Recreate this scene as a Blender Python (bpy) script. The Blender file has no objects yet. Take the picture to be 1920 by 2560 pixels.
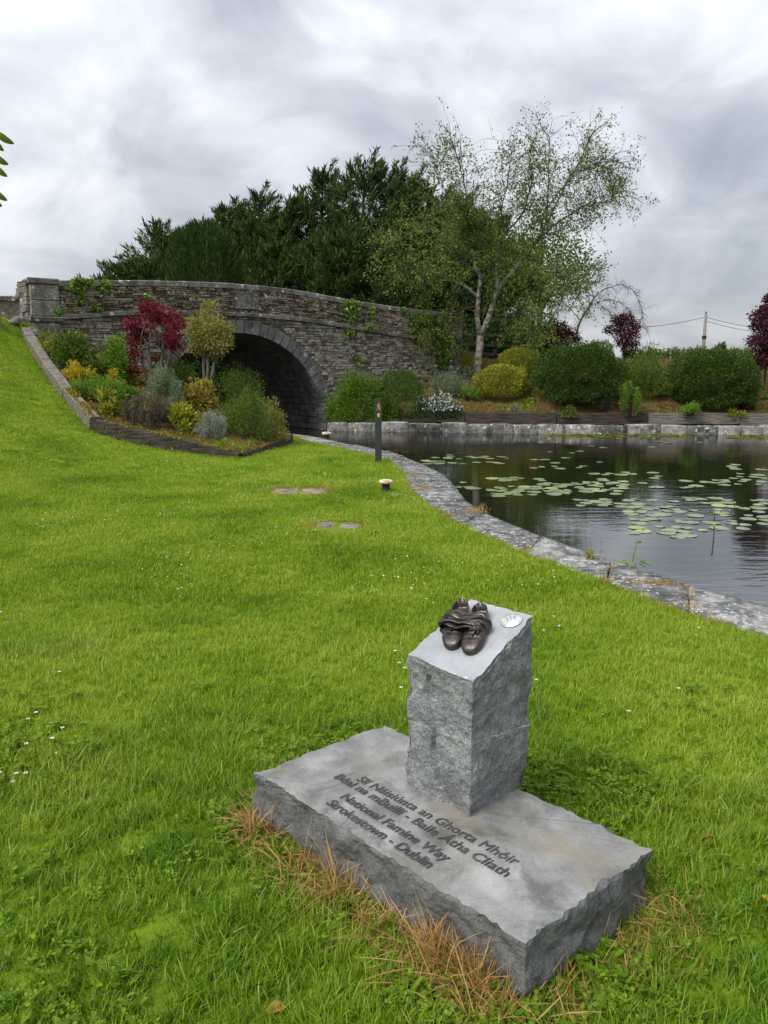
import bpy, bmesh, math, random
import numpy as np
from mathutils import Vector, Matrix, noise as mnoise
random.seed(7); rng = np.random.default_rng(11)
R = math.radians
scn = bpy.context.scene
COL = scn.collection

# ------------------------------------------------------------------ camera
F_PX, HORIZON, CAM_H = 1900.0, 915.0, 1.6
PITCH = math.atan((1280 - HORIZON) / F_PX)
cd = bpy.data.cameras.new('camera'); cam = bpy.data.objects.new('camera', cd); COL.objects.link(cam)
cd.sensor_fit = 'VERTICAL'; cd.sensor_height = 25.6; cd.sensor_width = 19.2; cd.lens = F_PX / 100
cd.clip_start = 0.05; cd.clip_end = 8000
cam.location = (0, 0, CAM_H); cam.rotation_euler = (R(90) - PITCH, 0, 0)
scn.camera = cam

# ------------------------------------------------------------------ render / exposure
scn.view_settings.view_transform = 'Standard'; scn.view_settings.look = 'None'
scn.view_settings.gamma = 1.0; scn.view_settings.exposure = 1.12
scn.view_settings.use_curve_mapping = False
scn.render.engine = 'CYCLES'
cy = scn.cycles
cy.max_bounces = 6; cy.diffuse_bounces = 3; cy.glossy_bounces = 3; cy.transmission_bounces = 4
cy.transparent_max_bounces = 6; cy.use_denoising = True; cy.caustics_reflective = False; cy.caustics_refractive = False

# ------------------------------------------------------------------ node helper
def N(nt, kind, ins=None, **props):
    n = nt.nodes.new(kind)
    for k, v in props.items(): setattr(n, k, v)
    for k, v in (ins or {}).items():
        s = n.inputs[k]
        if isinstance(v, bpy.types.NodeSocket): nt.links.new(v, s)
        else: s.default_value = v
    return n
def ramp(nt, fac, stops, interp='LINEAR'):
    n = nt.nodes.new('ShaderNodeValToRGB'); cr = n.color_ramp; cr.interpolation = interp
    while len(cr.elements) < len(stops): cr.elements.new(0.5)
    for e, (p, c) in zip(cr.elements, stops):
        e.position = p; e.color = (*c, 1) if len(c) == 3 else c
    nt.links.new(fac, n.inputs['Fac']); return n.outputs['Color']
def mixc(nt, fac, a, b, blend='MIX'):
    n = nt.nodes.new('ShaderNodeMix'); n.data_type = 'RGBA'; n.blend_type = blend
    for idx, v in ((0, fac), (6, a), (7, b)):
        if isinstance(v, bpy.types.NodeSocket): nt.links.new(v, n.inputs[idx])
        else: n.inputs[idx].default_value = v if idx == 0 else ((*v, 1) if len(v) == 3 else v)
    return n.outputs[2]
def math_(nt, op, a, b=0.0, clamp=False):
    n = nt.nodes.new('ShaderNodeMath'); n.operation = op; n.use_clamp = clamp
    for i, v in ((0, a), (1, b)):
        if isinstance(v, bpy.types.NodeSocket): nt.links.new(v, n.inputs[i])
        else: n.inputs[i].default_value = v
    return n.outputs[0]

# ------------------------------------------------------------------ world: overcast sky
SUN_EL, SUN_AZ = R(50), R(230)          # azimuth measured clockwise from +Y: left and behind the camera
world = bpy.data.worlds.new('World'); scn.world = world; world.use_nodes = True
nt = world.node_tree; nt.nodes.clear()
tc = N(nt, 'ShaderNodeTexCoord')
sky = N(nt, 'ShaderNodeTexSky', sky_type='NISHITA', sun_disc=False, sun_elevation=SUN_EL, sun_rotation=SUN_AZ)
sep = N(nt, 'ShaderNodeSeparateXYZ', {0: tc.outputs['Generated']})
zc = math_(nt, 'MAXIMUM', sep.outputs[2], 0.0); den = math_(nt, 'ADD', zc, 0.45)
uu = math_(nt, 'DIVIDE', sep.outputs[0], den); vv = math_(nt, 'DIVIDE', sep.outputs[1], den)
cv = N(nt, 'ShaderNodeCombineXYZ', {0: uu, 1: vv, 2: 3.7}).outputs[0]
n1 = N(nt, 'ShaderNodeTexNoise', {'Vector': cv, 'Scale': 1.15, 'Detail': 3.0, 'Roughness': 0.5, 'Distortion': 0.5}).outputs['Fac']
n2 = N(nt, 'ShaderNodeTexNoise', {'Vector': cv, 'Scale': 3.4, 'Detail': 8.0, 'Roughness': 0.52, 'Distortion': 0.45}).outputs['Fac']
nn = math_(nt, 'ADD', math_(nt, 'MULTIPLY', n1, 0.52), math_(nt, 'MULTIPLY', n2, 0.48))
cloud = ramp(nt, nn, [(0.36, (0.15, 0.163, 0.186)), (0.45, (0.21, 0.224, 0.248)), (0.52, (0.28, 0.293, 0.317)), (0.58, (0.37, 0.381, 0.398)), (0.66, (0.48, 0.485, 0.493))])
grad = math_(nt, 'ADD', math_(nt, 'MULTIPLY', zc, 1.3), 0.80)     # the brighter zenith of an overcast sky
cloud = mixc(nt, 1.0, cloud, N(nt, 'ShaderNodeCombineColor', {0: grad, 1: grad, 2: grad}).outputs[0], 'MULTIPLY')
bl = N(nt, 'ShaderNodeVectorMath', {0: sky.outputs[0], 1: (0.10, 0.10, 0.10)}, operation='MULTIPLY').outputs[0]
fin = mixc(nt, 0.93, bl, cloud)
bg = N(nt, 'ShaderNodeBackground', {'Color': fin, 'Strength': 1.0})
N(nt, 'ShaderNodeOutputWorld', {'Surface': bg.outputs[0]})

sd = bpy.data.lights.new('sun', 'SUN'); sun = bpy.data.objects.new('sun', sd); COL.objects.link(sun)
sd.energy = 1.5; sd.angle = R(28); sd.color = (1.0, 0.965, 0.91)
sdir = Vector((math.sin(SUN_AZ) * math.cos(SUN_EL), math.cos(SUN_AZ) * math.cos(SUN_EL), math.sin(SUN_EL)))
sun.rotation_euler = sdir.to_track_quat('Z', 'Y').to_euler(); sun.location = (0, 0, 30)

# ------------------------------------------------------------------ pixel -> direction helpers (distance always from what is touched)
_c, _s = math.cos(PITCH), math.sin(PITCH)
def ray(px, py):
    a = (px - 960) / F_PX; b = (1280 - py) / F_PX
    return np.array([a, _c + b * _s, -_s + b * _c])
ORI = np.array([0, 0, CAM_H])
def at_z(px, py, z): r = ray(px, py); return ORI + (z - CAM_H) / r[2] * r
def at_y(px, py, Y): r = ray(px, py); return ORI + Y / r[1] * r
def hit(px, py, hf, y0=1.0, y1=60.0):
    r = ray(px, py)
    for Y in np.arange(y0, y1, 0.04):
        P = ORI + Y / r[1] * r
        if P[2] <= hf(P[0], P[1]): return P
    return ORI + y1 / r[1] * r

# ------------------------------------------------------------------ object helpers
def link(o, parent=None):
    COL.objects.link(o)
    if parent is not None: o.parent = parent
    return o
def tag(o, label=None, cat=None, group=None, kind=None):
    if label: o['label'] = label
    if cat: o['category'] = cat
    if group: o['group'] = group
    if kind: o['kind'] = kind
    return o
def empty(name, loc=(0, 0, 0), rz=0.0):
    o = bpy.data.objects.new(name, None); o.location = loc; o.rotation_euler = (0, 0, rz); o.empty_display_size = 0.1
    return link(o)
def mesh_np(name, V, Fs, mats=(), smooth=False, mi=None):
    """Fs: int array (n,k), or a list of such arrays"""
    me = bpy.data.meshes.new(name); V = np.asarray(V, np.float32)
    Fs = Fs if isinstance(Fs, list) and np.ndim(Fs[0]) == 2 else [Fs]; Fs = [np.asarray(f, np.int32) for f in Fs if len(f)]
    me.vertices.add(len(V)); me.vertices.foreach_set('co', V.ravel())
    li = np.concatenate([f.ravel() for f in Fs]); me.loops.add(len(li)); me.loops.foreach_set('vertex_index', li)
    tot = np.concatenate([np.full(len(f), f.shape[1], np.int32) for f in Fs]); st = np.concatenate([[0], np.cumsum(tot)[:-1]]).astype(np.int32)
    me.polygons.add(len(tot)); me.polygons.foreach_set('loop_start', st)
    for m in (mats if isinstance(mats, (list, tuple)) else [mats]): me.materials.append(m)
    if mi is not None: me.polygons.foreach_set('material_index', np.asarray(mi, np.int32))
    me.polygons.foreach_set('use_smooth', np.full(len(tot), bool(smooth)))
    me.update(calc_edges=True); return me
def obj(name, me, parent=None, loc=None):
    o = bpy.data.objects.new(name, me)
    if loc is not None: o.location = loc
    return link(o, parent)
class MB:
    def __init__(s): s.v = []; s.q = []; s.t = []; s.n = 0
    def add(s, V, q=(), t=()):
        V = np.asarray(V, float)
        s.v.append(V)
        if len(q): s.q.append(np.asarray(q, int) + s.n)
        if len(t): s.t.append(np.asarray(t, int) + s.n)
        s.n += len(V); return s
    def box(s, lo, hi, M=None):
        x0, y0, z0 = lo; x1, y1, z1 = hi
        V = np.array([[x0, y0, z0], [x1, y0, z0], [x1, y1, z0], [x0, y1, z0], [x0, y0, z1], [x1, y0, z1], [x1, y1, z1], [x0, y1, z1]], float)
        if M is not None: V = V @ np.array(M)[:3, :3].T + np.array(M)[:3, 3]
        return s.add(V, [[3, 2, 1, 0], [4, 5, 6, 7], [0, 1, 5, 4], [1, 2, 6, 5], [2, 3, 7, 6], [3, 0, 4, 7]])
    def tube(s, P, r, k=6, cap=True):
        P = np.asarray(P, float); r = np.broadcast_to(np.asarray(r, float), (len(P),)); n = len(P)
        T = np.gradient(P, axis=0); T /= np.linalg.norm(T, axis=1)[:, None] + 1e-9
        ref = np.array([0, 0, 1.0]) if abs(T[0][2]) < 0.9 else np.array([1.0, 0, 0])
        a = np.cross(T, ref); bad = np.linalg.norm(a, axis=1) < 1e-3; a[bad] = np.cross(T[bad], [0.3, 0.9, 0.1])
        a /= np.linalg.norm(a, axis=1)[:, None]; b = np.cross(T, a)
        ang = np.linspace(0, 2 * np.pi, k, endpoint=False)
        V = (P[:, None, :] + r[:, None, None] * (a[:, None, :] * np.cos(ang)[None, :, None] + b[:, None, :] * np.sin(ang)[None, :, None])).reshape(-1, 3)
        i = np.arange(n - 1)[:, None] * k; j = np.arange(k)[None, :]; j2 = (j + 1) % k
        q = np.stack([i + j, i + j2, i + k + j2, i + k + j], -1).reshape(-1, 4)
        t = []
        if cap:
            V = np.vstack([V, P[0], P[-1]]); c0 = n * k
            t = [[c0, (m + 1) % k, m] for m in range(k)] + [[c0 + 1, (n - 1) * k + m, (n - 1) * k + (m + 1) % k] for m in range(k)]
        return s.add(V, q, t)
    def lathe(s, prof, k=20, c=(0, 0, 0)):
        prof = np.asarray(prof, float); n = len(prof); ang = np.linspace(0, 2 * np.pi, k, endpoint=False)
        V = np.stack([prof[:, 0][:, None] * np.cos(ang) + c[0], prof[:, 0][:, None] * np.sin(ang) + c[1], np.repeat(prof[:, 1][:, None], k, 1) + c[2]], -1).reshape(-1, 3)
        i = np.arange(n - 1)[:, None] * k; j = np.arange(k)[None, :]; j2 = (j + 1) % k
        return s.add(V, np.stack([i + j, i + j2, i + k + j2, i + k + j], -1).reshape(-1, 4))
    def mesh(s, name, mat, smooth=False):
        V = np.vstack(s.v); Fs = []
        if s.q: Fs.append(np.vstack(s.q))
        if s.t: Fs.append(np.vstack(s.t))
        return mesh_np(name, V, Fs, mat, smooth)
    def build(s, name, mat, parent=None, smooth=False, loc=None): return obj(name, s.mesh(name, mat, smooth), parent, loc)

def fbm(p, octv=4, sc=1.0, seed=0.0):
    v = 0; a = 1.0; f = sc
    for _ in range(octv):
        v += a * mnoise.noise(Vector((p[0] * f + seed, p[1] * f - seed, p[2] * f + 2 * seed))); a *= 0.5; f *= 2.1
    return v

# ------------------------------------------------------------------ materials
def newmat(name):
    m = bpy.data.materials.new(name); m.use_nodes = True; m.node_tree.nodes.clear(); return m, m.node_tree
def out(nt, sh): N(nt, 'ShaderNodeOutputMaterial', {'Surface': sh})
def leaf_mat(name, cols, trans=0.35, rough=0.5, spec=0.3, patch=None, patch_scale=1.2, tint=None):
    """cols: colour stops over per-leaf random; patch: second colour mixed by position"""
    m, nt = newmat(name)
    g = N(nt, 'ShaderNodeNewGeometry')
    col = ramp(nt, g.outputs['Random Per Island'], [(i / max(1, len(cols) - 1), c) for i, c in enumerate(cols)])
    if patch:
        nz = N(nt, 'ShaderNodeTexNoise', {'Vector': g.outputs['Position'], 'Scale': patch_scale, 'Detail': 3.0}).outputs['Fac']
        f = ramp(nt, nz, [(0.42, (0, 0, 0)), (0.62, (1, 1, 1))])
        col = mixc(nt, f, col, patch)
    p = N(nt, 'ShaderNodeBsdfPrincipled', {'Base Color': col, 'Roughness': rough, 'Specular IOR Level': spec})
    t = N(nt, 'ShaderNodeBsdfTranslucent', {'Color': col})
    mx = N(nt, 'ShaderNodeMixShader', {0: trans, 1: p.outputs[0], 2: t.outputs[0]})
    out(nt, mx.outputs[0]); return m
def stone_mat(name, dark, mid, light, lichen=0.3, moss=0.0, scale=6.0, lichen_scale=5.0, bump=0.35, island=0.5, rough=0.9, lichen_col=(0.52, 0.52, 0.48), moss_col=(0.10, 0.10, 0.025)):
    m, nt = newmat(name)
    tcn = N(nt, 'ShaderNodeNewGeometry'); pos = tcn.outputs['Position']
    n1 = N(nt, 'ShaderNodeTexNoise', {'Vector': pos, 'Scale': scale, 'Detail': 9.0, 'Roughness': 0.68}).outputs['Fac']
    isl = N(nt, 'ShaderNodeObjectInfo').outputs['Random']
    r2 = math_(nt, 'FRACT', math_(nt, 'ADD', tcn.outputs['Random Per Island'], isl))
    f = math_(nt, 'ADD', n1, math_(nt, 'MULTIPLY', math_(nt, 'SUBTRACT', r2, 0.5), island * 0.5))
    col = ramp(nt, f, [(0.3, dark), (0.5, mid), (0.7, light)])
    if moss > 0:
        nm = N(nt, 'ShaderNodeTexNoise', {'Vector': pos, 'Scale': 2.1, 'Detail': 6.0, 'Roughness': 0.7}).outputs['Fac']
        col = mixc(nt, ramp(nt, nm, [(0.62 - 0.25 * moss, (0, 0, 0)), (0.74 - 0.2 * moss, (0.85, 0.85, 0.85))]), col, moss_col)
    if lichen > 0:
        wp = N(nt, 'ShaderNodeVectorMath', {0: pos, 1: N(nt, 'ShaderNodeVectorMath', {0: N(nt, 'ShaderNodeTexNoise', {'Vector': pos, 'Scale': 9.0, 'Detail': 3.0}).outputs['Color'], 1: (0.12, 0.12, 0.12)}, operation='MULTIPLY').outputs[0]}, operation='ADD').outputs[0]
        vo = N(nt, 'ShaderNodeTexVoronoi', {'Vector': wp, 'Scale': lichen_scale, 'Randomness': 1.0})
        spot = ramp(nt, vo.outputs['Distance'], [(0.16, (1, 1, 1)), (0.24, (0, 0, 0))])
        sel = N(nt, 'ShaderNodeSeparateColor', {0: vo.outputs['Color']}).outputs[0]
        k = math_(nt, 'MULTIPLY', math_(nt, 'LESS_THAN', sel, lichen), spot)
        nl = N(nt, 'ShaderNodeTexNoise', {'Vector': pos, 'Scale': 22.0, 'Detail': 6.0, 'Roughness': 0.7}).outputs['Fac']
        k2 = ramp(nt, nl, [(0.53, (0, 0, 0)), (0.61, (1, 1, 1))])
        nb = N(nt, 'ShaderNodeTexNoise', {'Vector': pos, 'Scale': 1.7, 'Detail': 3.0}).outputs['Fac']
        k3 = math_(nt, 'MULTIPLY', k2, ramp(nt, nb, [(0.62 - 0.3 * lichen, (0, 0, 0)), (0.70 - 0.2 * lichen, (0.8, 0.8, 0.8))]))
        col = mixc(nt, math_(nt, 'MAXIMUM', k, k3), col, lichen_col)
    nb2 = N(nt, 'ShaderNodeTexNoise', {'Vector': pos, 'Scale': scale * 5, 'Detail': 8.0, 'Roughness': 0.7}).outputs['Fac']
    bp = N(nt, 'ShaderNodeBump', {'Height': nb2, 'Strength': bump, 'Distance': 0.03})
    p = N(nt, 'ShaderNodeBsdfPrincipled', {'Base Color': col, 'Roughness': rough, 'Specular IOR Level': 0.25, 'Normal': bp.outputs[0]})
    out(nt, p.outputs[0]); return m
def plain_mat(name, col, col2=None, rough=0.7, scale=12.0, bump=0.2, metal=0.0, spec=0.4, stretch=None, dist=0.01, stops=(0.4, 0.62)):
    m, nt = newmat(name); tcn = N(nt, 'ShaderNodeTexCoord'); pos = tcn.outputs['Object']
    if stretch: pos = N(nt, 'ShaderNodeMapping', {0: pos, 3: stretch}).outputs[0]
    nz = N(nt, 'ShaderNodeTexNoise', {'Vector': pos, 'Scale': scale, 'Detail': 7.0, 'Roughness': 0.65}).outputs['Fac']
    c = ramp(nt, nz, [(stops[0], col), (stops[1], col2 or col)])
    bp = N(nt, 'ShaderNodeBump', {'Height': nz, 'Strength': bump, 'Distance': dist})
    p = N(nt, 'ShaderNodeBsdfPrincipled', {'Base Color': c, 'Roughness': rough, 'Metallic': metal, 'Specular IOR Level': spec, 'Normal': bp.outputs[0]})
    out(nt, p.outputs[0]); return m

def ground_mat(name, cols, scale=1.3):
    m, nt = newmat(name); pos = N(nt, 'ShaderNodeNewGeometry').outputs['Position']
    a = N(nt, 'ShaderNodeTexNoise', {'Vector': pos, 'Scale': scale, 'Detail': 8.0, 'Roughness': 0.7}).outputs['Fac']
    b = N(nt, 'ShaderNodeTexNoise', {'Vector': pos, 'Scale': 45.0, 'Detail': 4.0, 'Roughness': 0.7}).outputs['Fac']
    f = math_(nt, 'ADD', math_(nt, 'MULTIPLY', a, 0.6), math_(nt, 'MULTIPLY', b, 0.4))
    c = ramp(nt, f, [(0.36 + 0.28 * i / (len(cols) - 1), q) for i, q in enumerate(cols)])
    bp = N(nt, 'ShaderNodeBump', {'Height': b, 'Strength': 0.6, 'Distance': 0.02})
    out(nt, N(nt, 'ShaderNodeBsdfPrincipled', {'Base Color': c, 'Roughness': 0.95, 'Specular IOR Level': 0.1, 'Normal': bp.outputs[0]}).outputs[0]); return m
def grass_mat(name, lo, hi, yel, trans=0.35):
    """tone changes by place (world noise) and by tuft"""
    m, nt = newmat(name); g = N(nt, 'ShaderNodeNewGeometry'); oi = N(nt, 'ShaderNodeObjectInfo')
    a = N(nt, 'ShaderNodeTexNoise', {'Vector': oi.outputs['Location'], 'Scale': 0.9, 'Detail': 5.0, 'Roughness': 0.65}).outputs['Fac']
    f = math_(nt, 'ADD', math_(nt, 'MULTIPLY', g.outputs['Random Per Island'], 0.45), math_(nt, 'MULTIPLY', ramp(nt, a, [(0.36, (0, 0, 0)), (0.64, (1, 1, 1))]), 0.45))
    f = math_(nt, 'ADD', f, math_(nt, 'MULTIPLY', oi.outputs['Random'], 0.15))
    col = ramp(nt, f, [(0.12, lo), (0.5, hi), (0.9, yel)])
    p = N(nt, 'ShaderNodeBsdfPrincipled', {'Base Color': col, 'Roughness': 0.42, 'Specular IOR Level': 0.35})
    t = N(nt, 'ShaderNodeBsdfTranslucent', {'Color': col})
    out(nt, N(nt, 'ShaderNodeMixShader', {0: trans, 1: p.outputs[0], 2: t.outputs[0]}).outputs[0]); return m

M = {}
M['lawn'] = ground_mat('lawn', [(0.06, 0.09, 0.008), (0.13, 0.21, 0.010), (0.20, 0.26, 0.016)])
M['earth'] = ground_mat('earth', [(0.035, 0.026, 0.014), (0.085, 0.062, 0.03), (0.15, 0.115, 0.05)], 2.5)
M['bank'] = ground_mat('bank', [(0.06, 0.045, 0.018), (0.13, 0.085, 0.035), (0.10, 0.10, 0.025)], 1.6)
M['field'] = ground_mat('field', [(0.05, 0.08, 0.015), (0.08, 0.11, 0.02)], 0.05)
M['grass'] = grass_mat('grass', (0.085, 0.175, 0.005), (0.24, 0.385, 0.010), (0.42, 0.47, 0.06))
M['grass_long'] = grass_mat('grass_long', (0.055, 0.14, 0.006), (0.18, 0.32, 0.011), (0.38, 0.43, 0.07))
M['straw'] = leaf_mat('straw', [(0.26, 0.12, 0.035), (0.44, 0.24, 0.075), (0.54, 0.38, 0.15), (0.36, 0.15, 0.045), (0.48, 0.34, 0.13)], 0.25)
M['dry_herb'] = leaf_mat('dry_herb', [(0.13, 0.075, 0.025), (0.26, 0.16, 0.05), (0.20, 0.19, 0.04), (0.32, 0.24, 0.09)], 0.25)
M['clover'] = leaf_mat('clover', [(0.08, 0.16, 0.008), (0.16, 0.28, 0.013), (0.24, 0.36, 0.025)], 0.4, 0.6, 0.2)
M['spandrel'] = stone_mat('spandrel_stone', (0.085, 0.071, 0.052), (0.215, 0.186, 0.145), (0.375, 0.335, 0.27), 0.40, 0.0, 8.0, 7.0, 0.6, 0.8)
M['parapet'] = stone_mat('parapet_stone', (0.058, 0.044, 0.028), (0.17, 0.138, 0.092), (0.315, 0.27, 0.195), 0.50, 0.42, 8.0, 6.0, 0.6, 0.9)
M['mortar'] = stone_mat('mortar', (0.09, 0.077, 0.058), (0.20, 0.173, 0.135), (0.30, 0.27, 0.22), 0.15, 0.1, 9.0, 5.0, 0.6, 0.0)
M['ashlar'] = stone_mat('ashlar', (0.045, 0.041, 0.034), (0.13, 0.12, 0.10), (0.26, 0.243, 0.205), 0.6, 0.1, 5.0, 4.6, 0.45, 0.4)
M['ring'] = stone_mat('ring_stone', (0.065, 0.064, 0.062), (0.15, 0.146, 0.139), (0.25, 0.243, 0.23), 0.25, 0.0, 4.0, 5.5, 0.3, 0.3)
M['coping_far'] = stone_mat('coping_far', (0.03, 0.029, 0.026), (0.16, 0.155, 0.14), (0.40, 0.39, 0.36), 0.75, 0.0, 4.0, 5.0, 0.5, 0.45, lichen_col=(0.62, 0.62, 0.58))
M['coping_near'] = stone_mat('coping_near', (0.035, 0.036, 0.037), (0.12, 0.12, 0.118), (0.38, 0.375, 0.355), 0.85, 0.0, 6.0, 16.0, 0.6, 0.3, lichen_col=(0.55, 0.55, 0.51))
M['bark'] = plain_mat('bark', (0.05, 0.038, 0.026), (0.13, 0.105, 0.08), 0.9, 14, 0.5, stretch=(1, 1, 0.3))
M['trunk_grey'] = plain_mat('trunk_grey', (.10, .088, .07), (.24, .215, .175), .9, 8, .4, stretch=(1, 1, .3))
M['twig'] = plain_mat('twig', (0.07, 0.045, 0.028), (0.12, 0.085, 0.055), 0.85, 9, 0.2)
M['birch_bark'] = plain_mat('birch_bark', (0.09, 0.07, 0.05), (0.46, 0.41, 0.34), 0.8, 4, 0.5, stretch=(1.6, 1.6, 1.6), stops=(0.40, 0.56))
M['sleeper_grey'] = plain_mat('sleeper_grey', (0.085, 0.075, 0.06), (0.25, 0.225, 0.185), 0.9, 5, 0.6, stretch=(0.5, 6, 6), dist=0.02)
M['sleeper_dark'] = plain_mat('sleeper_dark', (0.022, 0.017, 0.013), (0.085, 0.068, 0.052), 0.9, 5, 0.6, stretch=(0.5, 6, 6), dist=0.02)
M['fence_wood'] = plain_mat('fence_wood', (0.02, 0.016, 0.012), (0.06, 0.05, 0.04), 0.9, 6, 0.4, stretch=(0.4, 4, 4))
M['moss'] = leaf_mat('moss', [(0.16, 0.12, 0.012), (0.33, 0.24, 0.02), (0.24, 0.20, 0.03)], 0.1, 0.9, 0.1)
M['white_paint'] = plain_mat('white_paint', (0.5, 0.47, 0.42), (0.75, 0.74, 0.70), 0.6, 9, 0.2)

# ================================================================== SETTING
WATER_Z = -0.25
EDGE_OUT = np.array([(9.0, -2.2), (6.4, 0.55), (4.3, 2.75), (2.95, 4.4), (2.56, 4.85), (2.30, 5.19), (2.10, 5.64), (1.84, 6.18), (1.72, 6.46), (1.52, 6.96), (1.30, 7.48), (1.10, 8.26), (0.97, 9.07), (0.94, 10.17), (0.89, 11.16), (0.51, 12.94), (0.0, 14.49), (-0.16, 14.85), (-1.07, 16.28), (-1.62, 17.3), (-2.3, 18.2), (-3.5, 18.9), (-5.2, 19.5)])
EDGE_IN = np.array([(8.6, -2.6), (6.0, 0.2), (3.9, 2.4), (2.68, 3.95), (2.31, 4.35), (2.07, 4.64), (1.88, 4.93), (1.60, 5.53), (1.42, 5.90), (1.24, 6.30), (1.08, 6.67), (0.75, 7.7), (0.50, 9.0), (0.34, 9.96), (0.31, 11.41), (0.10, 12.9), (-0.25, 13.9), (-0.46, 14.5), (-1.36, 15.95), (-1.95, 16.95), (-2.62, 17.8), (-3.7, 18.45), (-5.3, 19.1)])
def seg_dist(P, A, B):
    d = B - A; t = np.clip(((P - A) @ d) / (d @ d), 0, 1); Q = A + t[:, None] * d
    w = P - Q; return np.hypot(w[:, 0], w[:, 1]), d[0] * (P - A)[:, 1] - d[1] * (P - A)[:, 0]
def sdist(P, L):
    """distance to polyline, positive on its left (the lawn side)"""
    P = np.atleast_2d(np.asarray(P, float)); best = np.full(len(P), 1e9); sg = np.ones(len(P))
    for A, B in zip(L[:-1], L[1:]):
        d, s = seg_dist(P, A, B); m = d < best - 1e-9; best[m] = d[m]; sg[m] = np.sign(s[m])
    return best * np.where(sg == 0, 1, sg)
def smooth(a, b, x): t = np.clip((np.asarray(x, float) - a) / (b - a), 0, 1); return t * t * (3 - 2 * t)
def h_lawn(x, y):
    x = np.asarray(x, float); y = np.asarray(y, float)
    s = -x + 0.25 * y - 5.5; s = np.maximum(s, 0)
    z = np.where(s < 7.2, 0.05 * s * s, 0.05 * 7.2 ** 2 + 0.1 * (s - 7.2)); z = np.where(y < 6, z * smooth(-2, 6, y), z)
    z = np.minimum(z, 3.0)
    return z + 0.018 * np.sin(1.3 * x + 0.4 * y) * np.sin(0.9 * y - 0.5 * x) * np.where(y > 2.5, 1, 0.3)
# bridge frame: origin at the right springing, u along the face (away to the right), v into the bridge
BO = np.array([-1.711, 22.208]); BTH = R(36); BU = np.array([math.cos(BTH), math.sin(BTH)]); BV = np.array([-BU[1], BU[0]])
def uv(x, y): d = np.stack([np.asarray(x, float) - BO[0], np.asarray(y, float) - BO[1]], -1); return d @ BU, d @ BV
def bw(u, v): return BO + u * BU + v * BV
WALLX = np.array([-1.75, 0.5, 5.0, 10.0, 40.0]); WALLY = np.array([22.2, 21.75, 21.05, 20.9, 20.6])
def wall_y(x): return np.interp(x, WALLX, WALLY)
def h_bank(x, y):
    x = np.asarray(x, float); t = np.asarray(y, float) - wall_y(x) - 0.35
    top = 1.75 + 0.0 * x
    return 0.22 + (top - 0.22) * smooth(-0.6, 5.2, t) + 0.05 * np.sin(2.1 * x + y) * smooth(0, 1, t)

def grid_mesh(name, xs, ys, hf, keep, mat):
    X, Y = np.meshgrid(xs, ys); Z = hf(X, Y); V = np.stack([X, Y, Z], -1).reshape(-1, 3)
    k = keep(X.ravel(), Y.ravel()); nx = len(xs)
    i, j = np.meshgrid(np.arange(len(ys) - 1), np.arange(nx - 1), indexing='ij')
    q = np.stack([i * nx + j, i * nx + j + 1, (i + 1) * nx + j + 1, (i + 1) * nx + j], -1).reshape(-1, 4)
    q = q[k[q].all(1)]
    used = np.unique(q); mp = np.full(len(V), -1); mp[used] = np.arange(len(used))
    return mesh_np(name, V[used], mp[q], mat, True)
def keep_lawn(x, y):
    u, v = uv(x, y)
    return (sdist(np.stack([x, y], -1), EDGE_IN) > -0.2) & ((v < 0.3) | (u < -8.3))
xs = np.concatenate([np.linspace(-60, -14, 24), np.arange(-13.8, -3, 0.2), np.arange(-3, 3.4, 0.1), np.arange(3.5, 9, 0.25)])
ys = np.concatenate([np.linspace(-12, -1, 8), np.arange(-0.8, 12, 0.1), np.arange(12, 24, 0.2), np.linspace(24.5, 60, 16)])
lawn = obj('lawn', grid_mesh('lawn', xs, ys, h_lawn, keep_lawn, M['lawn'])); tag(lawn, 'bright green mown lawn beside the canal', kind='structure')

# far bank and the land behind
def keep_bank(x, y):
    u, v = uv(x, y); w = y > wall_y(x) + 0.34
    return (w | (u < -8.5)) & ~((u > -6.6) & (u < 0.45) & (v > -1.5) & (v < 16)) & ~((u <= 0.45) & (v < 5.6)) & (u > -40)
xs = np.concatenate([np.linspace(-60, -12, 20), np.arange(-11, 14, 0.25), np.linspace(14.5, 70, 40)])
ys = np.concatenate([np.arange(20.6, 30, 0.2), np.linspace(30.5, 75, 40)])
def h_far(x, y):
    u, v = uv(x, y); return np.where(u < -2.5, np.maximum(h_bank(x, y), 1.7), h_bank(x, y))
bank = obj('far_bank', grid_mesh('far_bank', xs, ys, h_far, keep_bank, M['bank'])); tag(bank, 'planted canal bank sloping up behind the far quay', kind='structure')
fld = obj('countryside', mesh_np('countryside', [(-4000, -4000, -1.6), (4000, -4000, -1.6), (4000, 4000, -1.6), (-4000, 4000, -1.6)], [[0, 1, 2, 3]], M['field'])); tag(fld, 'green countryside reaching to the horizon', kind='structure')

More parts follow.
